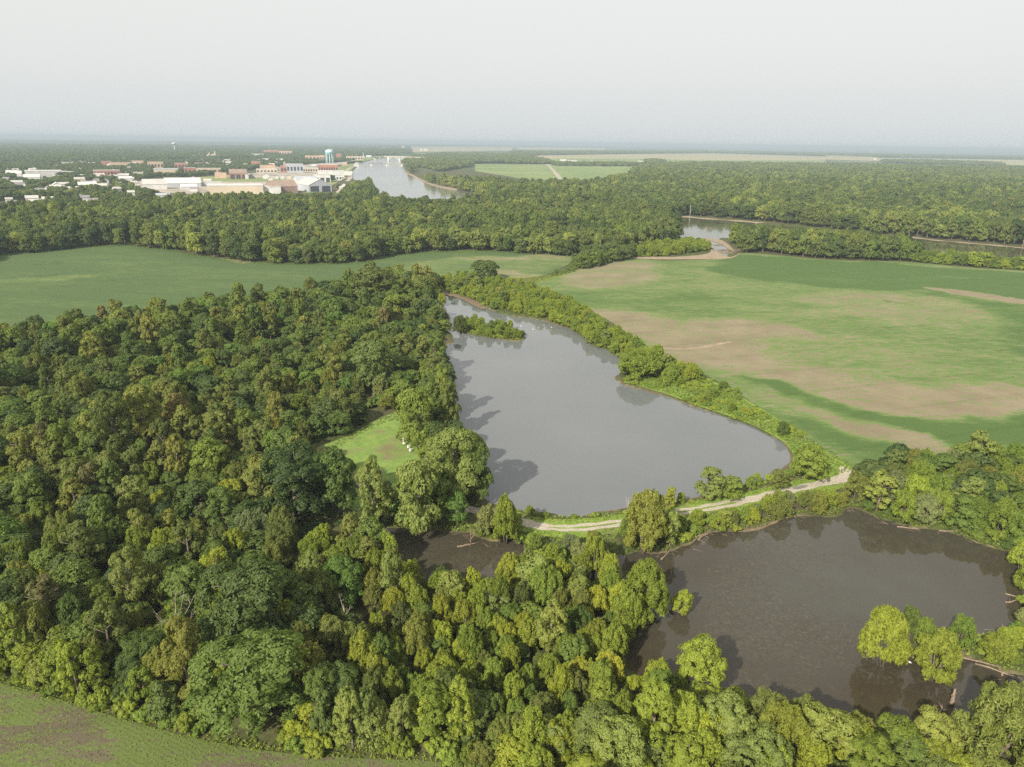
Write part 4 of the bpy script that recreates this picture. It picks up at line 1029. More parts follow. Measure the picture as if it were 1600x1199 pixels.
# trees whose crown top shows outside the frame are kept only for their shadows
LANDMARKS = [((275,965), 'near the bare grey tree'), ((420,1000), 'round the dark giant tree'), ((565,690), 'by the mown clearing'), ((395,855), 'by the brown pool'),
             ((285,640), 'by the browning tree'), ((583,560), 'by the tall pale tree'), ((880,826), 'at the gravel road bend'), ((1330,742), 'by the road junction'),
             ((1487,1080), 'opposite the brown stump'), ((1260,1110), 'by the golden willow'), ((1002,900), 'by the big jutting willow'), ((757,430), 'by the lone dark tree'),
             ((1000,570), 'by the grassy point'), ((760,520), 'facing the island'), ((700,850), 'at the dark channel'), ((60,1000), 'towards the near left corner'),
             ((50,560), 'at the far left'), ((250,500), 'below the far field'), ((410,545), 'by the small slough'), ((750,1000), 'deep among the willows'),
             ((900,1150), 'by the bottom edge'), ((600,1150), 'by the pale field corner'), ((1150,640), 'halfway down the bank'), ((1450,800), 'over the lower pond'), ((850,520), 'opposite the island tip'),
             ((120,490), "at the field's lower corner"), ((340,465), "under the field's middle rim"), ((500,455), 'where the field narrows'), ((650,520), 'by the muddy notch'), ((560,600), 'amid the bright vines'),
             ((500,650), 'above the mown clearing'), ((200,600), 'behind the olive stand'), ((60,680), 'left of the olive stand'), ((120,800), 'below the olive stand'), ((250,800), 'above the silvery willow'),
             ((40,860), 'by the left frame edge'), ((150,930), 'left of the bare tree'), ((200,1040), 'below the bare grey tree'), ((330,1120), 'at the bright scrub'), ((500,1060), 'right of the dark giant'),
             ((540,900), 'by the pale yellowish tree'), ((540,960), 'by the crooked dead limb'), ((640,900), 'left of the dark channel'), ((730,940), 'beside the sky-lit water gap'), ((820,920), 'below the lone willow'),
             ((930,900), 'under the viny knoll'), ((940,1000), 'beside the lower pond corner'), ((1040,1060), 'on the pond-side slope'), ((820,1070), 'above the bottom edge'), ((690,1080), 'above the scrub corner'),
             ((1120,1110), 'left of the golden willow'), ((1050,1170), 'at the bottom centre right'), ((1370,1160), 'between golden and dome willows'), ((1560,760), 'at the right frame edge'), ((1380,770), 'right beside the junction'),
             ((1500,720), 'against the right field'), ((1590,850), 'where the shore leaves frame'), ((1020,840), 'by the ragged willow'), ((1120,800), 'by the round road trees'), ((1220,790), 'by the road puddle'),
             ((790,820), 'by the lone channel willow'), ((900,500), 'halfway along the row'), ((950,540), 'near the grassy point'), ((820,470), 'opposite the lone dark tree'), ((1080,610), 'just past the point'),
             ((1230,700), 'at the pond corner'), ((700,700), 'by the big yellow-green tree'), ((640,640), 'by the white hives'), ((690,600), 'on the pond shore'), ((560,780), 'below the mown clearing'),
             ((440,760), 'by the drooping dark tree'), ((450,500), 'between slough and field'), ((590,440), 'by the highest treetop'), ((300,560), 'left of the slough'), ((350,700), 'right of the browning tree')]
SHORT = {'along the wood edge facing the far soybean field': 'on the far wood edge', 'in the wood between the far field and the clearing': 'in the middle wood', 'in the tall olive stand around the browning tree': 'in the olive stand',
         'in the shaded wood near the brown pool': 'in the shaded wood', 'between the clearing and the pond': 'between clearing and pond', 'in the near wood behind the bottom field': 'in the near wood', 'in the flooded willow thicket': 'in the flooded thicket',
         'along the lower pond shore nearest the viewer': 'on the near shore', 'in the bright scrub along the bottom field edge': 'in the field-edge scrub', 'behind the bright scrub of the bottom field': 'behind the field-edge scrub',
         'in the thicket below the road junction': 'in the junction thicket', 'on the spit reaching into the lower pond': 'on the spit', 'on the far shore at the frame edge of the lower pond': 'at the far shore', 'on the mud islet of the flooded clump': 'on the mud islet',
         'on the bank between the gravel road and the lower pond': 'on the road bank', 'on the vine-covered knoll below the road bend': 'on the viny knoll', 'on the weedy bank between the pond and the gravel road': 'on the pondside bank',
         'in the willow row along the field side of the pond': 'in the willow row', 'on the grassy bank narrowing towards the road junction': 'on the grassy bank', 'on the small pond island': 'on the pond island', 'around the narrow head of the pond': 'at the pond head',
         'on the vine slope beside the pond shore': 'on the vine slope', 'in the low hedge dividing the two fields': 'in the low hedge', 'in the thick end of the hedge dividing the two fields': 'in the thick hedge', 'in the pale willow thicket beside the creek mouth': 'in the creek-mouth thicket',
         'in the low belt between the right field and the river': 'in the riverside belt'}
NOLAND = {'on the spit', 'at the far shore', 'on the mud islet', 'on the pond island', 'in the low hedge', 'in the thick hedge', 'in the creek-mouth thicket', 'in the riverside belt', 'on the viny knoll'}
def landmark(px, py):
    return min(LANDMARKS, key=lambda l: (l[0][0]-px)**2+(l[0][1]-py)**2*1.6)[1]

order = np.argsort(-size)
count = {k: 0 for k in KINDS}; CAP = {'maple': 300, 'willow': 300, 'cottonwood': 150, 'shrub': 290}
solo = []; rest = []
pinned = [i for i, t in enumerate(arr) if t[8]]
for i in pinned: count[arr[i][5]] += 1; solo.append(i)
ps = set(pinned)
for i in order:
    if i in ps: continue
    k = arr[i][5]
    if inview[i] and count[k] < CAP[k] and i < NEAR_N: count[k] += 1; solo.append(i)
    else: rest.append(i)

def sizeword(i):
    R = arr[i][3]; k = arr[i][5]; m = {'maple': (3.8, 5.0), 'willow': (2.9, 3.7), 'cottonwood': (3.6, 4.6), 'shrub': (1.6, 2.4)}[k]
    return 'small' if R < m[0] else ('large' if R > m[1] else 'middling')
labels = {}
for i in solo:
    t = arr[i]
    if t[8]: continue
    sp = SHORT.get(t[7], t[7]); lm = '' if sp in NOLAND else ', '+landmark(PXc[i], PYc[i])
    labels.setdefault(f"{sizeword(i)} {SHADE[t[6]]} {KWORD[t[5]]} {sp}{lm}", []).append(i)
final = {}
LR = {1: [''], 2: ['left', 'right'], 3: ['left', 'middle', 'right']}
ROWN = {1: [''], 2: ['upper', 'lower'], 3: ['top', 'central', 'bottom'], 4: ['top', 'upper', 'lower', 'bottom']}
def tell_apart(lb, pts):
    """labels for things that share one description, told apart by their rows and places"""
    n = len(pts); rows = 1 if n <= 3 else min(4, -(-n//3)); ids = sorted(range(n), key=lambda i: pts[i][1]); out = [''] * n; k = -(-n//rows)
    for r_ in range(rows):
        part = sorted(ids[r_*k:(r_+1)*k], key=lambda i: pts[i][0])
        for j, i in enumerate(part):
            side = LR[len(part)][j] if len(part) <= 3 else ['leftmost', 'left', 'right', 'rightmost'][min(3, j*4//len(part))]
            t_ = ' '.join(f"{ROWN[rows][r_]} {side} {lb}".split())
            if len(t_.split()) > 16: t_ = t_.replace('middling ', '').replace(' large ', ' ').replace(' small ', ' ')
            out[i] = t_
    return out
for lb, ids in labels.items():
    for i, t_ in zip(ids, tell_apart(lb, [(PXc[i], PYc[i]) for i in ids])): final[i] = t_
for lb in sorted({h[0] for h in HOUSES}):
    hs = [h for h in HOUSES if h[0] == lb]
    for h, t_ in zip(hs, tell_apart(lb, [(h[1], h[2]) for h in hs])): h[3]['label'] = t_
GROUPS = {}
def make_tree(i, r):
    x, y, z, R, H, kind, col, place, pinlab, lean = arr[i]
    lab = pinlab or final[i]
    c = COLOR[col]; j = r.uniform(0.88, 1.12)
    q_ = r.uniform(0.86, 1.16); sc = (R*q_, R/q_, H/H0[kind])
    rz = r.uniform(0, 6.28)
    wpx = size[i]
    grp = None if pinlab else f"{KWORD[kind]}s {place}"
    root = empty(KNAME[kind], (x, y, z), lab, KCAT[kind], grp, rz, sc)
    root.rotation_euler = (r.uniform(-.07, .07), r.uniform(-.07, .07), rz)
    if lean: root.rotation_euler = (0, lean, 0)
    cm = (BIG if wpx > 78 else NEAR)[kind]
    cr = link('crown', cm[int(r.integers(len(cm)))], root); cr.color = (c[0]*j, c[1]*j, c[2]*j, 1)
    link('trunk', TRUNK[kind][int(r.integers(3))], root)
R3g = np.random.default_rng(99)
for i in solo: make_tree(i, R3g)

# one geometry-node tree shared by every mass: instances of crown meshes on points
def mass_group(sources):
    ng = bpy.data.node_groups.new('mass', 'GeometryNodeTree')
    ng.interface.new_socket('Geometry', in_out='INPUT', socket_type='NodeSocketGeometry')
    ng.interface.new_socket('Geometry', in_out='OUTPUT', socket_type='NodeSocketGeometry')
    n = ng.nodes; l = ng.links
    gi = n.new('NodeGroupInput'); go = n.new('NodeGroupOutput'); iop = n.new('GeometryNodeInstanceOnPoints'); jn = n.new('GeometryNodeJoinGeometry')
    for s in reversed(sources):
        oi = n.new('GeometryNodeObjectInfo'); oi.inputs['Object'].default_value = s; oi.transform_space = 'ORIGINAL'
        g2i = n.new('GeometryNodeGeometryToInstance'); l.new(oi.outputs['Geometry'], g2i.inputs[0]); l.new(g2i.outputs[0], jn.inputs[0])
    def na(name, typ):
        q = n.new('GeometryNodeInputNamedAttribute'); q.data_type = typ; q.inputs['Name'].default_value = name; return q.outputs['Attribute']
    l.new(gi.outputs[0], iop.inputs['Points']); l.new(jn.outputs[0], iop.inputs['Instance']); iop.inputs['Pick Instance'].default_value = True
    l.new(na('idx', 'INT'), iop.inputs['Instance Index']); l.new(na('scl', 'FLOAT_VECTOR'), iop.inputs['Scale'])
    l.new(na('rot', 'FLOAT_VECTOR'), iop.inputs['Rotation'])
    l.new(iop.outputs[0], go.inputs[0]); return ng

def mass(name, sources, pos, scl, color, label, cat, r):
    n = len(pos)
    me = bpy.data.meshes.new(name); me.vertices.add(n); me.vertices.foreach_set('co', np.asarray(pos, np.float32).ravel())
    a = me.attributes.new('idx', 'INT', 'POINT'); a.data.foreach_set('value', r.integers(0, len(sources), n).astype(np.int32))
    a = me.attributes.new('scl', 'FLOAT_VECTOR', 'POINT'); a.data.foreach_set('vector', np.asarray(scl, np.float32).ravel())
    rot = np.zeros((n, 3), np.float32); rot[:, 2] = r.uniform(0, 6.28, n)
    a = me.attributes.new('rot', 'FLOAT_VECTOR', 'POINT'); a.data.foreach_set('vector', rot.ravel())
    me.materials.append(M_LEAF)
    o = link(name, me, kind='stuff', label=label, category=cat); o.color = (*color, 1)
    md = o.modifiers.new('scatter', 'NODES'); md.node_group = mass_group(sources); return o

# a few whole trees of each level stand as real trees and lend their mesh to the masses
SRC = {}
def source_trees():
    for lod, table in (('mid', MID), ('far', FAR)):
        for k in KINDS:
            SRC[(lod, k)] = []
            cand = [i for i in rest if arr[i][5] == k and inview[i] and (DEP[i] > 900) == (lod == 'far')]
            if not cand: cand = [i for i in rest if arr[i][5] == k]
            if not cand: continue
            for m_, me in enumerate(table[k]):
                i = cand[(m_*7919) % len(cand)] if len(cand) > 8 else cand[m_ % len(cand)]
                t = arr[i]
                o = link(KNAME[k] if k != 'shrub' else 'shrub', me, kind='stuff'); o.location = (t[0], t[1], t[2]); o.scale = (t[3], t[3], t[4]/H0[k])
                o.color = (*COLOR[t[6]], 1); o['label'] = 'single crown within the dense woodland canopy'; o['category'] = 'woodland'
                o.name = 'woodland_crown'
                SRC[(lod, k)].append(o)
source_trees()
RM_ = np.random.default_rng(13)
PLACE_MASS = {}
for i in rest:
    t = arr[i]; d = DEP[i]
    if t[1] < 40: continue
    if not inview[i] and (PXc[i] < -260 or PXc[i] > 1860 or PYc[i] > 1500): continue
    lod = 'mid' if d < 1250 else 'far'
    PLACE_MASS.setdefault((lod, t[5], t[6]), []).append(i)
for (lod, k, c), ids in PLACE_MASS.items():
    src = SRC.get((lod, k)) or SRC.get(('far', k)) or SRC.get(('mid', k))
    if not src: continue
    pos = [(arr[i][0], arr[i][1], arr[i][2]) for i in ids]; scl = [(arr[i][3], arr[i][3], arr[i][4]/H0[k]) for i in ids]
    mass('woodland', src, pos, scl, COLOR[c], f"{'nearer' if lod == 'mid' else 'distant'} {SHADE[c]} {KWORD[k]} canopy of the river woods", 'woodland', RM_)

# undergrowth filling the gaps under the near wood
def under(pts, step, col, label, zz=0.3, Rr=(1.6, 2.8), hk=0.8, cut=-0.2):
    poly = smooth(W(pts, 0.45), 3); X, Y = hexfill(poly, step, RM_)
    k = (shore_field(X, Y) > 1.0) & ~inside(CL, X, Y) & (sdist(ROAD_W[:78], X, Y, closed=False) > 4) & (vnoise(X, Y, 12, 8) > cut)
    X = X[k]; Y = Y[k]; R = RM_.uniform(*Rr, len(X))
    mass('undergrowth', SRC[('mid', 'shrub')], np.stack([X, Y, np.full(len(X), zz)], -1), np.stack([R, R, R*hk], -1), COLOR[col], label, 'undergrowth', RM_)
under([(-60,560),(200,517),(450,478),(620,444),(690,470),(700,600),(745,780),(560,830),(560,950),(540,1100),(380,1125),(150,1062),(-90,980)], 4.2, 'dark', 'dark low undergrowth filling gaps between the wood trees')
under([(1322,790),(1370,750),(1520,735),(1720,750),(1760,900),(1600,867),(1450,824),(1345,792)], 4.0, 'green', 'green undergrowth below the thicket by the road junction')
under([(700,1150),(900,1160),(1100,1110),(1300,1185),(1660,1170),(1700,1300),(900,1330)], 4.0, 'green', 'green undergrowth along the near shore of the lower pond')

# weeds: upright blades and leafy stalks, one mesh
def weeds(name, poly_px, step, col, hgt, label, keep=None, z=0.55, n=7, minshore=0.3):
    poly = smooth(W(poly_px, 0.5), 3); X, Y = hexfill(poly, step, RM_)
    k = (shore_field(X, Y) > minshore) & (sdist(ROAD_W[:90], X, Y, closed=False) > 2.4)
    if keep is not None: k &= keep(X, Y)
    X = X[k]; Y = Y[k]
    X = np.repeat(X, n)+RM_.normal(size=len(X)*n)*0.35*step*0.5; Y = np.repeat(Y, n)+RM_.normal(size=len(Y)*n)*0.35*step*0.5
    h = hgt*(0.5+0.8*RM_.random(len(X)))*(1+0.4*vnoise(X, Y, 7, 6)); c = np.stack([X, Y, z+h*0.5*RM_.random(len(X))], -1)
    nor = unit(RM_.normal(size=c.shape)+[0, 0, 0.9])
    v, f = leaves(c, nor, hgt*0.33, 0.4, RM_)
    me = new_mesh(name, v, f, [M_LEAF]); fattr(me, 'lv', RM_.random(len(f)), 'FACE')
    o = link(name, me, kind='stuff', label=label, category='weeds'); o.color = (*COLOR[col], 1); return o
weeds('bank_weeds', [(973,592),(1035,562),(1100,590),(1200,648),(1290,702),(1345,736),(1290,742),(1245,735),(1240,712),(1222,688),(1150,653),(1088,632),(1040,614)], 1.25, 'bank', 1.1, 'bright knee-high weeds on the grassy pond bank')
weeds('bank_weeds', [(690,436),(800,444),(870,464),(965,512),(1030,562),(1000,590),(970,560),(895,516),(800,488),(700,458)], 1.8, 'bank', 1.1, 'weeds under the willow row by the pond')
weeds('road_weeds', [(1345,736),(1240,748),(1150,768),(1030,792),(900,808),(790,796),(740,810),(805,832),(900,850),(968,840),(1150,806),(1300,772)], 1.1, 'bank', 0.9, 'leafy weeds lining both verges of the gravel road')
SW_ = np.array([p for p in SWAMP])
weeds('shore_weeds', [(980,866),(1052,868),(1112,837),(1187,824),(1300,806),(1345,798),(1412,824),(1487,834),(1562,862),(1700,905),(1700,890),(1600,862),(1487,820),(1400,805),(1345,780),(1300,788),(1187,808),(1082,830),(1000,850)], 1.0, 'bank', 1.0, 'weeds hanging over the shore of the lower pond', minshore=0.25)
weeds('channel_weeds', [(600,822),(690,818),(745,822),(800,838),(830,862),(850,888),(836,892),(812,868),(800,850),(770,856),(730,838),(680,830),(600,834)], 0.9, 'bank', 1.2, 'weeds along the bank of the dark channel', minshore=0.1)
weeds('spit_weeds', [(1488,990),(1560,985),(1700,960),(1760,1080),(1640,1075),(1562,1046),(1525,1033),(1488,1024)], 1.1, 'bank', 1.0, 'weeds covering the spit in the lower pond', minshore=0.25)
weeds('pond_left_weeds', [(670,460),(695,520),(690,560),(712,600),(700,660),(725,735),(755,790),(740,790),(700,735),(680,660),(680,560)], 1.3, 'vine', 1.1, 'weeds along the shaded shore of the pond', minshore=0.25)
weeds('island_weeds', [(708,506),(745,526),(812,533),(823,525),(790,510),(725,500)], 1.1, 'bank', 0.8, 'weeds covering the small pond island', minshore=0.0)
weeds('field_edge_weeds', [(-20,1042),(150,1090),(280,1130),(400,1156),(520,1168),(640,1174),(760,1188),(880,1230),(820,1215),(640,1192),(520,1187),(400,1175),(280,1151),(150,1115),(0,1070)], 0.9, 'lime', 0.8, 'bright weeds fringing the bottom field')
weeds('slope_weeds', [(640,600),(690,560),(703,590),(712,612),(695,632),(660,640)], 1.4, 'vine', 1.0, 'green vines and weeds on the slope above the pond shore')
weeds('knoll_weeds', [(820,840),(905,850),(960,845),(940,880),(880,884),(840,868)], 1.2, 'vine', 1.1, 'bright vines on the knoll below the road bend')
weeds('hedge_weeds', [(800,436),(862,430),(905,416),(960,404),(985,402),(960,409),(905,422),(870,436),(830,444)], 1.6, 'bank', 1.0, 'weeds along the hedge line between the fields')
weeds('field_rim_weeds', [(-60,398),(190,381),(330,401),(420,410),(540,409),(660,393),(800,393),(800,396),(660,397),(540,413),(420,414),(330,405),(190,385),(-60,403)], 3.0, 'bank', 1.5, 'strip of pale weeds at the foot of the forest edge')
weeds('clearing_weeds', [(478,714),(540,684),(600,653),(630,643),(646,665),(652,700),(645,700),(636,665),(602,660),(545,690),(485,718)], 1.2, 'green', 0.9, 'rank weeds around the rim of the clearing')

# seedlings standing in drilled rows on the nearest field
rowd = -0.45; ca, sa = math.cos(rowd), math.sin(rowd)
bx0, by0 = F3_W.min(0); bx1, by1 = F3_W.max(0)
U, V_ = np.meshgrid(np.arange(-260, 260, 0.42), np.arange(-260, 260, 0.80)); U = U.ravel(); V_ = V_.ravel()
sx = U*ca-V_*sa+(bx0+bx1)/2+RM_.normal(size=U.shape)*0.08; sy = U*sa+V_*ca+(by0+by1)/2+RM_.normal(size=U.shape)*0.08
qx, qy, _ = proj(sx, np.maximum(sy, 20), 0.7)
k = (sy > 55) & (qx > -20) & (qx < 900) & (qy < 1225) & (qy > 1040); sx = sx[k]; sy = sy[k]
k = inside(F3_W, sx, sy); sx = sx[k]; sy = sy[k]
vv = veg3(sx, sy)+0.5*vnoise(sx, sy, 6, 4)+0.35*vnoise(sx, sy, 1.8, 5)
k = vv+0.25*RM_.normal(size=sx.shape) > 0.34; sx = sx[k]; sy = sy[k]
nn = unit(RM_.normal(size=(len(sx), 3))*0.6+[0, 0, 1.0])
v, f = leaves(np.stack([sx, sy, 0.76+0.1*RM_.random(len(sx))], -1), nn, 0.15, 0.6, RM_)
me = new_mesh('seedlings', v, f, [M_LEAF]); fattr(me, 'lv', RM_.random(len(f)), 'FACE')
o = link('seedlings', me, kind='stuff', label='rows of young seedlings on the nearest field', category='crop'); o.color = (0.15, 0.19, 0.06, 1)
print('seedlings', len(f))

# ------------------------------------------------------------------ far canopy clumps (town trees and horizon woods)
def clump_mesh(seed, nt, rad, leafn, ls):
    r = np.random.default_rng(seed); V = []; F = []; LVs = []; off = 0
    for i in range(nt):
        a = r.random()*6.28; q = rad*math.sqrt(r.random()); R = r.uniform(6, 10); h = r.uniform(10, 18)
        d = unit(r.normal(size=(leafn, 3))); d[:, 2] = np.abs(d[:, 2])
        c = d*[R, R, h*0.45]+[math.cos(a)*q, math.sin(a)*q, h*0.55]
        v, f = leaves(c, unit(d+0.5*r.normal(size=d.shape)), ls, 0.8, r); V.append(v); F.append(f+off); off += len(v); LVs.append(r.random(leafn)*0.6+r.random()*0.4)
    me = new_mesh('tree_clump', np.concatenate(V), np.concatenate(F), [M_LEAF]); fattr(me, 'lv', np.concatenate(LVs), 'FACE'); return me
def place_source(me, x, y, col, s=1.0):
    o = link('distant_tree_clump', me, kind='stuff', label='clump of trees in the far canopy', category='woodland'); o.location = (x, y, 0.5); o.scale = (s, s, s); o.color = (*COLOR[col], 1); return o
CS = [place_source(clump_mesh(300+i, 9, 26, 70, 3.4), *[float(v) for v in gp(60+90*i, 243)], 'far') for i in range(4)]
def clumps(name, pts, step, col, s, label, prob=None, holes=(), zs=1.0):
    poly = W(pts, 0.5); X, Y = hexfill(poly, step, RM_); k = np.ones(X.shape, bool)
    for h in holes: k &= ~inside(h, X, Y)
    if prob is not None: k &= prob(X, Y)
    X = X[k]; Y = Y[k]; S = RM_.uniform(0.8, 1.2, len(X))*s
    mass(name, CS, np.stack([X, Y, np.full(len(X), 0.4)], -1), np.stack([S, S, np.minimum(S, 1.3)*zs], -1), COLOR[col], label, 'woodland', RM_)

# town trees, kept clear of the buildings' fronts
def town_ok(x, y): return clear_of_buildings(x, y) & (vnoise(x, y, 75, 3)+0.5*vnoise(x, y, 30, 7) > -0.38)
for nm, pts, st, Rr, cols in (
    ('near', [(-60,305),(0,300),(215,300),(205,290),(222,282),(300,277),(400,268),(500,258),(560,250),(560,246),(300,252),(0,258),(-60,258)], 14.0, (5.5, 8.5), ('far', 'dark')),):
    poly = W(pts, .5)
    for c in cols:
        X_, Y_ = hexfill(poly, st*1.5, RM_)
        k = town_ok(X_, Y_) & (~inside(INDUST, X_, Y_) | (vnoise(X_, Y_, 90, 15) > 0.62)) & ~inside(RG, X_, Y_)
        X_ = X_[k]; Y_ = Y_[k]; R = RM_.uniform(*Rr, len(X_)); H = RM_.uniform(10, 15, len(X_))
        mass('town_trees', SRC[('far', 'maple')], np.stack([X_, Y_, np.full(len(X_), .4)], -1), np.stack([R, R, H/H0['maple']], -1), COLOR[c], 'dark round shade trees filling the town between roofs', 'woodland', RM_)
clumps('town_canopy', [(-60,258),(0,257),(300,251),(560,246),(600,243),(640,241),(640,229),(400,229.5),(0,226),(-60,226)], 40, 'dark', 1.0, 'dense canopy of the distant town and hills', prob=lambda x, y: clear_of_buildings(x, y, 150) & (vnoise(x, y, 160, 4) > -0.45) & ~inside(RG, x, y))
clumps('river_woods', [(636,256),(650,246),(700,241.5),(815,243.5),(862,256.5),(862,258),(742,259),(690,268),(660,262),(640,262)], 34, 'far', 1.0, 'wood beyond the far river bend', holes=(LEVEE, RG))
clumps('levee_trees', [(866,259.5),(868,257.2),(930,257),(1000,257.5),(1080,259),(1080,263),(1000,260.5)], 36, 'far', 0.8, 'tree belt along the levee field')
clumps('farm_trees', [(1006,253),(1030,251.5),(1034,255),(1010,256.5)], 32, 'far', 0.9, 'dark clump of trees round the farmstead')
clumps('right_forest_back', [(1000,270),(1010,262),(1100,258),(1300,261),(1600,266),(1800,272),(1800,300),(1600,297),(1200,287),(1000,282)], 38, 'far', 1.1, 'back of the wide forest on the right')
clumps('horizon_woods', [(800,238.5),(1000,238),(1095,237),(1200,239),(1290,242),(1290,244.5),(1110,239.5),(1000,240.5),(830,243.5),(800,243)], 60, 'far', 1.3, 'wooded belt behind the tan crop fields')
clumps('horizon_woods', [(1290,241),(1500,245),(1900,251),(1900,254),(1600,249.5),(1372,246.3),(1290,243)], 70, 'far', 1.4, 'wooded belt on the right of the plain')
clumps('horizon_woods', [(-100,222),(400,226),(640,228.3),(800,228.8),(1200,233),(1600,240),(1900,245),(1900,242),(1600,238.6),(1200,231.6),(800,226.6),(400,222.4),(-100,218.8)], 210, 'far', 4.0, 'last line of woods under the horizon',
       prob=lambda x, y: (vnoise(x, y, 2200, 8)+0.6*vnoise(x, y, 700, 6) > -0.45))
clumps('pale_strip_trees', [(1378,252),(1450,253),(1565,257),(1565,259.5),(1440,256.5),(1380,254)], 45, 'far', 1.0, 'tree line crossing the pale fields on the right')
for i, (px, py) in enumerate([(497,297),(529,296),(559,296),(576,299),(516,298)]):
    x, y = gp(px, py, .5)
    o = empty('park_tree', (float(x), float(y), .5), ['small round tree at the works end of the riverside green', 'upright tree in the middle of the riverside green', 'round tree beside the riverside gravel lot', 'tree at the river edge of the gravel lot', 'second small tree from the works on the riverside green'][i], 'park tree', 'trees on the riverside green', 0, (5.0, 5.0, 4.6))
    cr = link('crown', MID['maple'][i % 4], o); cr.color = (*COLOR['dark'], 1)
x, y = gp(519, 284, .5)
o = empty('street_tree', (float(x), float(y), .5), 'round green tree in front of the white loading-bay block', 'street tree', None, 0, (11, 11, 7)); cr = link('crown', MID['maple'][1], o); cr.color = (*COLOR['green'], 1)

# ------------------------------------------------------------------ water towers, church, bridges, scrap yard
def at_px(px, ybase): 
    x, y = gp(px, ybase, 0.5); return float(x), float(y), float(proj(float(x), float(y), .5)[2])/FPX
x, y, s = at_px(516, 262)
root = empty('water_tower', (x, y, 0.5), 'pale blue multi-legged water tower above the red brick hall', 'water tower'); R = 6.1*s; Ht = 27*s
m = MB(); m.lathe([(R*.3, Ht-R*1.25), (R*.75, Ht-R*1.15), (R*.97, Ht-R*.9), (R, Ht-R*.6), (R*.97, Ht-R*.4), (R*.75, Ht-R*.15), (R*.4, Ht-.06*R), (0.01, Ht)], 24); m.build('tank', BLUE, root, True)
m = MB(); m.lathe([(R*1.0, Ht-R*.80), (R*1.09, Ht-R*.80), (R*1.09, Ht-R*.66), (R*1.0, Ht-R*.66)], 24); m.build('walkway', cmat('blue_walkway', (0.22, 0.45, 0.50)), root)
for i in range(8):
    a = i*math.pi/4+.2; m = MB(); m.tube([(R*.95*math.cos(a), R*.95*math.sin(a), 0), (R*.86*math.cos(a), R*.86*math.sin(a), Ht-R*.95)], [s*.45, s*.42], 8); m.build('leg', BLUE, root, True)
m = MB(); m.tube([(0, 0, 0), (0, 0, Ht-R*1.2)], [s*1.0, s*.9], 12); m.build('riser_pipe', BLUE, root, True)
m = MB(); m.tube([(0, 0, Ht-0.5), (0, 0, Ht+s*.5)], [s*.9, s*.6], 10); m.tube([(R*.7, 0, Ht-R*.3), (R*.7, 0, Ht+s*1.0)], [s*.8, s*.5], 8); m.build('roof_vent', WHITE, root)
x, y, s = at_px(273.5, 238)
root = empty('water_tower', (x, y, 0.5), 'white single-pedestal water tower on the far skyline', 'water tower'); R = 3.2*s; Ht = 14.5*s
m = MB(); m.lathe([(s*.8, Ht-4*s), (R*.8, Ht-2.9*s), (R, Ht-2*s), (R*.9, Ht-.8*s), (R*.5, Ht-.2*s), (.01, Ht)], 20); m.build('tank', WHITE, root, True)
m = MB(); m.lathe([(s*1.3, 0), (s*.8, 4*s), (s*.7, Ht-4*s+.2)], 14); m.build('pedestal', WHITE, root, True)
x, y, s = at_px(335, 247.5)
root = empty('church', (x, y, 0.5), 'cream church with two spires among the far town trees', 'church'); m = MB(); m.box(-9*s, 10*s, -3*s, 3*s, 0, 3.5*s); m.build('wall', CREAM, root)
m = MB(); m.prism([(-3.4*s, 3.5*s), (3.4*s, 3.5*s), (0, 5.6*s)], -9.5*s, 10.5*s); g = m.build('roof', ROOFR, root); g.rotation_euler[2] = math.pi/2
for dx, hh in ((3.2, 8.5), (-6.0, 6.2), (0.2, 5.2)):
    m = MB(); m.box((dx-.8)*s, (dx+.8)*s, -4.2*s, -2.6*s, 0, hh*s); m.build('tower', CREAM, root)
    m = MB(); m.lathe([(1.1*s, hh*s+.01), (.01, (hh+3)*s)], 8, (dx*s, -3.4*s, 0)); m.build('spire', CREAM, root)
x, y, s = at_px(568.5, 247)
root = empty('church', (x, y, 0.5), 'small church with a slim white steeple near the bridges', 'church'); m = MB(); m.box(-2.2*s, 2.2*s, -2*s, 2*s, 0, 2.2*s); m.build('wall', WHITE, root)
m = MB(); m.prism([(-2.4*s, 2.2*s), (2.4*s, 2.2*s), (0, 3.6*s)], -2.2*s, 2.2*s); m.build('roof', SHINGLE, root)
m = MB(); m.box(-.6*s, .6*s, -2.8*s, -1.9*s, 0, 4.5*s); m.lathe([(.8*s, 4.5*s), (.01, 8.5*s)], 8, (0, -2.35*s, 0)); m.build('steeple', WHITE, root)

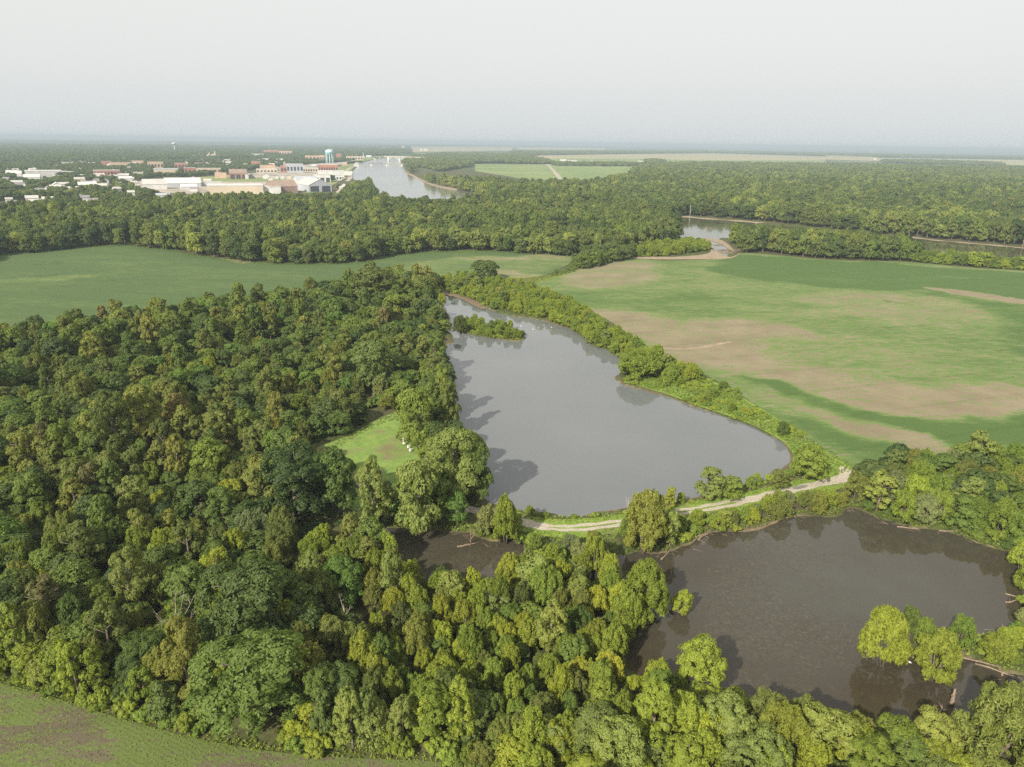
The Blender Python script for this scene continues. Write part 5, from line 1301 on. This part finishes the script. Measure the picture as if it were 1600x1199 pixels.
def bridge_arch(pxa, pxb, ya, yb, ztop_px, label, arches, pier_px):
    xa, ya_, s = at_px(pxa, ya); xb, yb_, s2 = at_px(pxb, yb)
    L = math.hypot(xb-xa, yb_-ya_); ang = math.atan2(yb_-ya_, xb-xa); Hd = ztop_px*s
    root = empty('road_bridge', (xa, ya_, 0.6), label, 'bridge', None, ang)
    m = MB(); m.box(-20, L+20, -6, 6, Hd-1.6, Hd); m.build('deck', CONC, root)
    for k in (-1, 1):
        m = MB(); m.box(-20, L+20, k*6-.4, k*6+.4, Hd+0.003, Hd+1.6); m.build('parapet', CONC, root)
    for i in range(arches):
        a, b = L*i/arches, L*(i+1)/arches; m = MB(); pts = []
        for j in range(17):
            u = j/16; pts.append((a+(b-a)*u, 2+(Hd-4.5)*(1-(2*u-1)**2)))
        for j in range(16):
            (x0, z0), (x1, z1) = pts[j], pts[j+1]
            m.add([(x0, -4, z0), (x1, -4, z1), (x1, 4, z1), (x0, 4, z0), (x0, -4, z0+2.4), (x1, -4, z1+2.4), (x1, 4, z1+2.4), (x0, 4, z0+2.4)], [(0,3,2,1),(4,5,6,7),(0,1,5,4),(1,2,6,5),(2,3,7,6),(3,0,4,7)])
        for j in range(1, 16, 2):
            if pts[j][1]+2.4 < Hd-2: m.box(pts[j][0]-.6, pts[j][0]+.6, -3.5, 3.5, pts[j][1]+2.3, Hd-1.7)
        m.build('arch', CONC, root)
    for i in range(arches+1):
        m = MB(); m.box(L*i/arches-3.5, L*i/arches+3.5, -5, 5, -1, Hd-1.7 if i in (0, arches) else 5.5); m.box(L*i/arches-1.6, L*i/arches+1.6, -4.5, 4.5, 5.4, Hd-1.65); m.build('pier', CONC, root)
bridge_arch(607, 660, 251.5, 252.5, 6.0, 'pale concrete arched road bridge crossing the river', 3, 6)
xa, ya_, s = at_px(563, 258.5); xb, yb_, _ = at_px(642, 259.5)
L = math.hypot(xb-xa, yb_-ya_); root = empty('rail_bridge', (xa, ya_, .6), 'low dark steel bridge on stone piers in front of the arched one', 'bridge', None, math.atan2(yb_-ya_, xb-xa)); Hd = 2.6*s
m = MB(); m.box(-15, L+10, -3.2, 3.2, Hd-.9*s, Hd); m.build('girder', STEEL, root)
for u in (.22, .52, .82):
    m = MB(); m.box(L*u-4, L*u+4, -4, 4, -1, Hd-.9*s-.02); m.build('pier', CONC, root)
x, y, s = at_px(588, 256)
root = empty('river_pier', (x, y, .6), 'long timber landing running out from the town bank', 'pier', None, 0.6); m = MB(); m.box(-40, 30, -3, 3, 3.0, 4.0); m.build('deck', cmat('landing_timber', (.34, .25, .18)), root)
for k in range(5):
    m = MB(); m.tube([(-36+15*k, 0, -1), (-36+15*k, 0, 3.1)], [1, 1], 8); m.build('pile', STEEL, root)

x, y, s = at_px(368, 290)
rs = random.Random(3); m = MB()
nx_, ny_ = 22, 8; V = []
for j in range(ny_+1):
    for i in range(nx_+1):
        u = i/nx_; v = j/ny_; e_ = min(u, 1-u, v, 1-v)*4
        V.append(((u-.5)*34*s, (v-.5)*36, max(0, min(1, e_))*(2.2+rs.uniform(-.6, .6))*s if 0 < i < nx_ and 0 < j < ny_ else 0))
m.add(V, [(j*(nx_+1)+i, j*(nx_+1)+i+1, (j+1)*(nx_+1)+i+1, (j+1)*(nx_+1)+i) for j in range(ny_) for i in range(nx_)])
o = m.build('scrap_heap', RUST); o.location = (x, y, .7); o['label'] = 'long rust-red scrap heap beside the orange crane'; o['category'] = 'scrap heap'; o.rotation_euler[2] = face_rz(x, y)
x, y, s = at_px(390, 292)
root = empty('crane', (x, y, .7), 'orange material handler with raised boom beside the scrap heap', 'crane', None, face_rz(x, y))
m = MB(); m.box(-2.6*s, 2.2*s, -3, 3, 1.0*s, 2.8*s); m.build('body', ORANGE, root)
m = MB(); m.box(-1.8*s, -.4*s, -2.4, 2.4, 2.8*s+.01, 4.0*s); m.build('cab', DARK, root)
m = MB(); m.tube([(0, 0, 2.8*s), (1.8*s, 0, 5.6*s), (4.2*s, 0, 4.4*s), (4.6*s, 0, 2.2*s)], [1.1, 1.0, .8, .5], 6); m.build('boom', ORANGE, root)
for k in (-1, 1):
    m = MB(); m.box(-2.8*s, 2.4*s, k*3.2-1, k*3.2+1, 0, 1.0*s-.02); m.build('track', DARK, root)

# ------------------------------------------------------------------ hives, birds, dead wood
HIVE = cmat('white_hive_paint', (0.78, 0.76, 0.70), sc=2); HLID = cmat('hive_lid', (0.62, 0.58, 0.5), sc=2); HST = cmat('hive_stand_wood', (0.3, 0.22, 0.14), sc=2)
for i, (px, py, lab) in enumerate([(629, 690, 'white beehive farthest up the row at the clearing edge'), (631.5, 695, 'white beehive second from the top of the row'), (638.5, 701, 'white beehive second from the bottom, close to its neighbour'), (641.5, 706, 'white beehive at the lower end of the row under the trees')]):
    x, y = gp(px, py, .7)
    root = empty('beehive', (float(x), float(y), .67), lab, 'beehive', 'beehives at the edge of the clearing', 0.5+0.1*i, (1.25, 1.25, 1.25))
    m = MB(); m.box(-.3, .3, -.25, .25, .25, .52); m.build('brood_box', HIVE, root)
    m = MB(); m.box(-.29, .29, -.24, .24, .523, .80); m.build('honey_box', HIVE, root)
    m = MB(); m.box(-.33, .33, -.28, .28, .803, .88); m.build('lid', HLID, root)
    m = MB(); m.box(-.32, .32, -.27, .27, .18, .247)
    for a in (-.26, .26):
        for b in (-.21, .21): m.box(a-.04, a+.04, b-.04, b+.04, 0, .18)
    m.build('stand', HST, root)

FEATH = cmat('white_feathers', (0.82, 0.82, 0.80), sc=5); BEAK = cmat('yellow_beak', (.6, .4, .08), sc=5)
def egret(px, py, lab, rz, z=0.0, sc=1.25):
    x, y = gp(px, py, z)
    root = empty('egret', (float(x), float(y), z-0.03), lab, 'egret', 'white egrets wading in the pond', rz, (sc, sc, sc))
    m = MB(); m.tube([(-.36, 0, .50), (-.24, 0, .54), (-.05, 0, .60), (.12, 0, .66), (.20, 0, .74), (.17, 0, .88), (.24, 0, 1.0), (.29, 0, 1.04), (.34, 0, 1.03)], [.015, .07, .125, .10, .05, .032, .032, .04, .015], 10)
    m.build('body', FEATH, root, True)
    m = MB(); m.tube([(.33, 0, 1.03), (.46, 0, 1.01)], [.014, .003], 6); m.build('beak', BEAK, root)
    for k in (-1, 1):
        m = MB(); m.tube([(0, k*.05, .52), (-.04, k*.05, .28), (.0, k*.05, 0)], [.018, .012, .012], 5); m.build('leg', DARK, root)
for a in [(814, 512, 'white egret wading nearest the island tip', .3), (833, 517, 'white egret wading between the island and the willow row', 2.2), (841, 515, 'white egret beside another near the willow reflections', 1.1), (862, 514, 'white egret closest to the willow row', -.8)]: egret(*a)
egret(1419, 1040, 'white egret perched beside the rusty flooded willow', 2.8, 0.0, 1.5)

def snag(px, py, top, lab, seed, mat=M_DEAD, spread=0.5, n=9, thick=0.22, z=0.3, lean=(0, 0), name='dead_tree'):
    x, y = gp(px, py, z); x = float(x); y = float(y); lo, hi = .5, 40
    for _ in range(30):
        q = (lo+hi)/2
        if proj(x, y, z+q)[1] > top: lo = q
        else: hi = q
    H = lo; r = random.Random(seed)
    root = empty(name, (x, y, z-.2), lab, 'dead tree')
    m = MB(); tip = Vector((lean[0]*H, lean[1]*H, H*.75))
    m.tube([(0, 0, 0), tip*.35+Vector((.1, .05, 0)), tip*.7, tip], [thick, thick*.8, thick*.5, thick*.2], 7); m.build('trunk', mat, root, True)
    for i in range(n):
        a = r.random()*6.28; b0 = tip*(.25+.7*i/n); ln = H*spread*(.5+.5*r.random()); m = MB()
        d = Vector((math.cos(a), math.sin(a), 1.1)).normalized(); p1 = b0+d*ln*.5; p2 = b0+d*ln+Vector((0, 0, ln*.15))
        m.tube([b0, p1, p2], [thick*.38, thick*.22, .02], 5)
        for _ in range(4):
            e_ = Vector((r.uniform(-1, 1), r.uniform(-1, 1), r.uniform(.1, 1))).normalized(); s0 = b0.lerp(p2, r.uniform(.4, .95))
            m.tube([s0, s0+e_*ln*.3], [thick*.16, .01], 4)
        m.build('branch', mat, root)
snag(283, 1020, 938, 'bare grey dead tree with many twigs beside the dark giant', 1, spread=.55, n=12, thick=.2)
snag(540, 985, 930, 'crooked pale dead limb rising among the willows', 2, spread=.4, n=4, thick=.2)
snag(1486, 1102, 1066, 'short jagged brown stump standing in the lower pond', 3, M_DRIFT, .15, 3, .5, 0.0, name='stump')
snag(1598, 1150, 1068, 'slim forked dead trunk at the edge of the great dome willow', 4, M_DEAD, .3, 3, .22, 0.0)
snag(980, 808, 768, 'thin bare snag beside the ragged willow', 5, spread=.35, n=5, thick=.12)
snag(1078, 338, 312, 'tall bare grey trunk on the far river bank', 6, spread=.15, n=3, thick=.6)
snag(1201, 340, 318, 'pale dead trunk in the forest beyond the river', 7, spread=.2, n=4, thick=.6)
snag(1322, 345, 315, 'pale forked dead tree in the forest beyond the river', 8, spread=.35, n=6, thick=.6)
snag(1536, 325, 294, 'bleached dead tree high in the right forest', 9, spread=.35, n=6, thick=.7)
snag(1596, 392, 360, 'rust-brown bare trunk at the far right river bank', 10, M_DRIFT, .2, 4, .6)
snag(735, 850, 825, 'tangle of bare roots at the foot of the willow by the channel', 11, M_DRIFT, .6, 8, .14, name='root_tangle')

def log(px, py, ln, ang, lab, seed, z=0.05, th=.22, tilt=.04, grp='driftwood logs'):
    x, y = gp(px, py, z); r = random.Random(seed); root = empty('log', (float(x), float(y), z), lab, 'log', grp, ang)
    m = MB(); m.tube([(-ln/2, 0, .05), (-ln/5, r.uniform(-.3, .3), .12), (ln/5, r.uniform(-.3, .3), .1+tilt*ln*.5), (ln/2, 0, .08+tilt*ln)], [th, th*.9, th*.7, th*.25], 7); m.build('trunk', M_DRIFT, root, True)
    for i in range(3):
        s0 = Vector((r.uniform(-ln*.2, ln*.45), 0, .15)); e_ = Vector((r.uniform(.2, 1), r.uniform(-1, 1), r.uniform(.1, .5))).normalized()
        m = MB(); m.tube([s0, s0+e_*ln*.25], [th*.35, .02], 5); m.build('branch', M_DRIFT, root)
LG = [(1403,1013,7,2.1,'leaning pale log propped on the mud islet'), (1412,1010,5,.4,'short log lying across the mud islet'), (1497,1026,6,-.6,'pale log at the inner tip of the spit'), (1530,1036,9,-.5,'long log along the lower edge of the spit'),
      (1560,1050,8,-.6,'log below the spit towards the frame edge'), (1562,1046,4,1.2,'short log crossing the long one under the spit'), (1590,935,5,-.7,'log floating by the far shore at the frame edge'), (1582,940,4,.2,'small log beside the floating one at the frame edge'),
      (1420,826,6,-.3,'pale log on the waterline under the junction thicket'), (1482,831,5,-.2,'log at the shore below the silvery willows'), (1535,845,5,-.4,'log at the shore towards the frame edge'), (1185,818,5,.5,'log at the waterline below the gravel road'),
      (1100,838,6,.8,'grey log lying out from the road bank'), (1225,810,5,.2,'pale log under the bank by the road puddle'), (1045,955,6,-.3,'fallen trunk under the leaning bush'), (1040,868,5,.9,'log in the corner of the lower pond by the bank'),
      (1128,391,12,.3,'driftwood log on the creek bar, upper'), (1136,395,14,-.4,'driftwood log on the creek bar, lower'), (1122,383,10,.1,'small driftwood log at the creek mouth'), (1110,357,12,-.1,'log stranded on the shoal in the river'), (1470,1112,5,1.0,'rusty log by the great dome willow'), (732,852,6,.3,'muddy log beside the root tangle')]
for i, (px, py, ln, a, lab) in enumerate(LG): log(px, py, ln, a, lab, 50+i, z=0.05 if py > 500 else .95, th=.2 if py > 500 else .5)
# twiggy brush heaped on the creek bar
m = MB(); r = random.Random(8)
for i in range(60):
    p = Vector((r.gauss(0, 6), r.gauss(0, 3), r.uniform(0, 1.4))); d = Vector((r.uniform(-1, 1), r.uniform(-1, 1), r.uniform(-.2, .35))).normalized()*r.uniform(1.5, 4)
    m.tube([p-d, p+d], [.16, .05], 5)
x, y = gp(1140, 393, .9); o = m.build('driftwood_pile', M_DRIFT, None, kind='stuff'); o.location = (float(x), float(y), .95); o['label'] = 'heap of tangled driftwood on the creek bar'; o['category'] = 'driftwood'
# twigs and drift fringing the flooded shores
m = MB()
for i in range(260):
    j = r.randrange(len(SWAMP_W)); q = SWAMP_W[j]; 
    if q[1] < 100: continue
    p = Vector((q[0]+r.gauss(0, 1.5), q[1]+r.gauss(0, 1.5), .08)); a = r.random()*6.28; d = Vector((math.cos(a), math.sin(a), r.uniform(0, .5)))*r.uniform(.6, 2.0)
    m.tube([p-d*.5, p+d], [.06, .02], 4)
m.build('shore_twigs', M_DRIFT, None, kind='stuff', label='bare twigs and drift fringing the flooded shore', category='driftwood')

# ------------------------------------------------------------------ air
hz = NT('haze_air'); hz.n.remove(hz.b)
pv = hz.node('ShaderNodeVolumePrincipled'); pv.inputs['Color'].default_value = (0.50, 0.60, 0.68, 1); pv.inputs['Density'].default_value = 0.00011; pv.inputs['Anisotropy'].default_value = 0.0
hz.l.new(pv.outputs[0], hz.out.inputs['Volume'])
m = MB(); m.box(-43000, 43000, -43000, 43000, -3.0, 128.0)
o = m.build('haze', hz.m, None, kind='stuff', label='thin pale haze in the air over the plain', category='haze')
print('TREES', len(trees), 'solo', len(solo), count, 'BYTES')
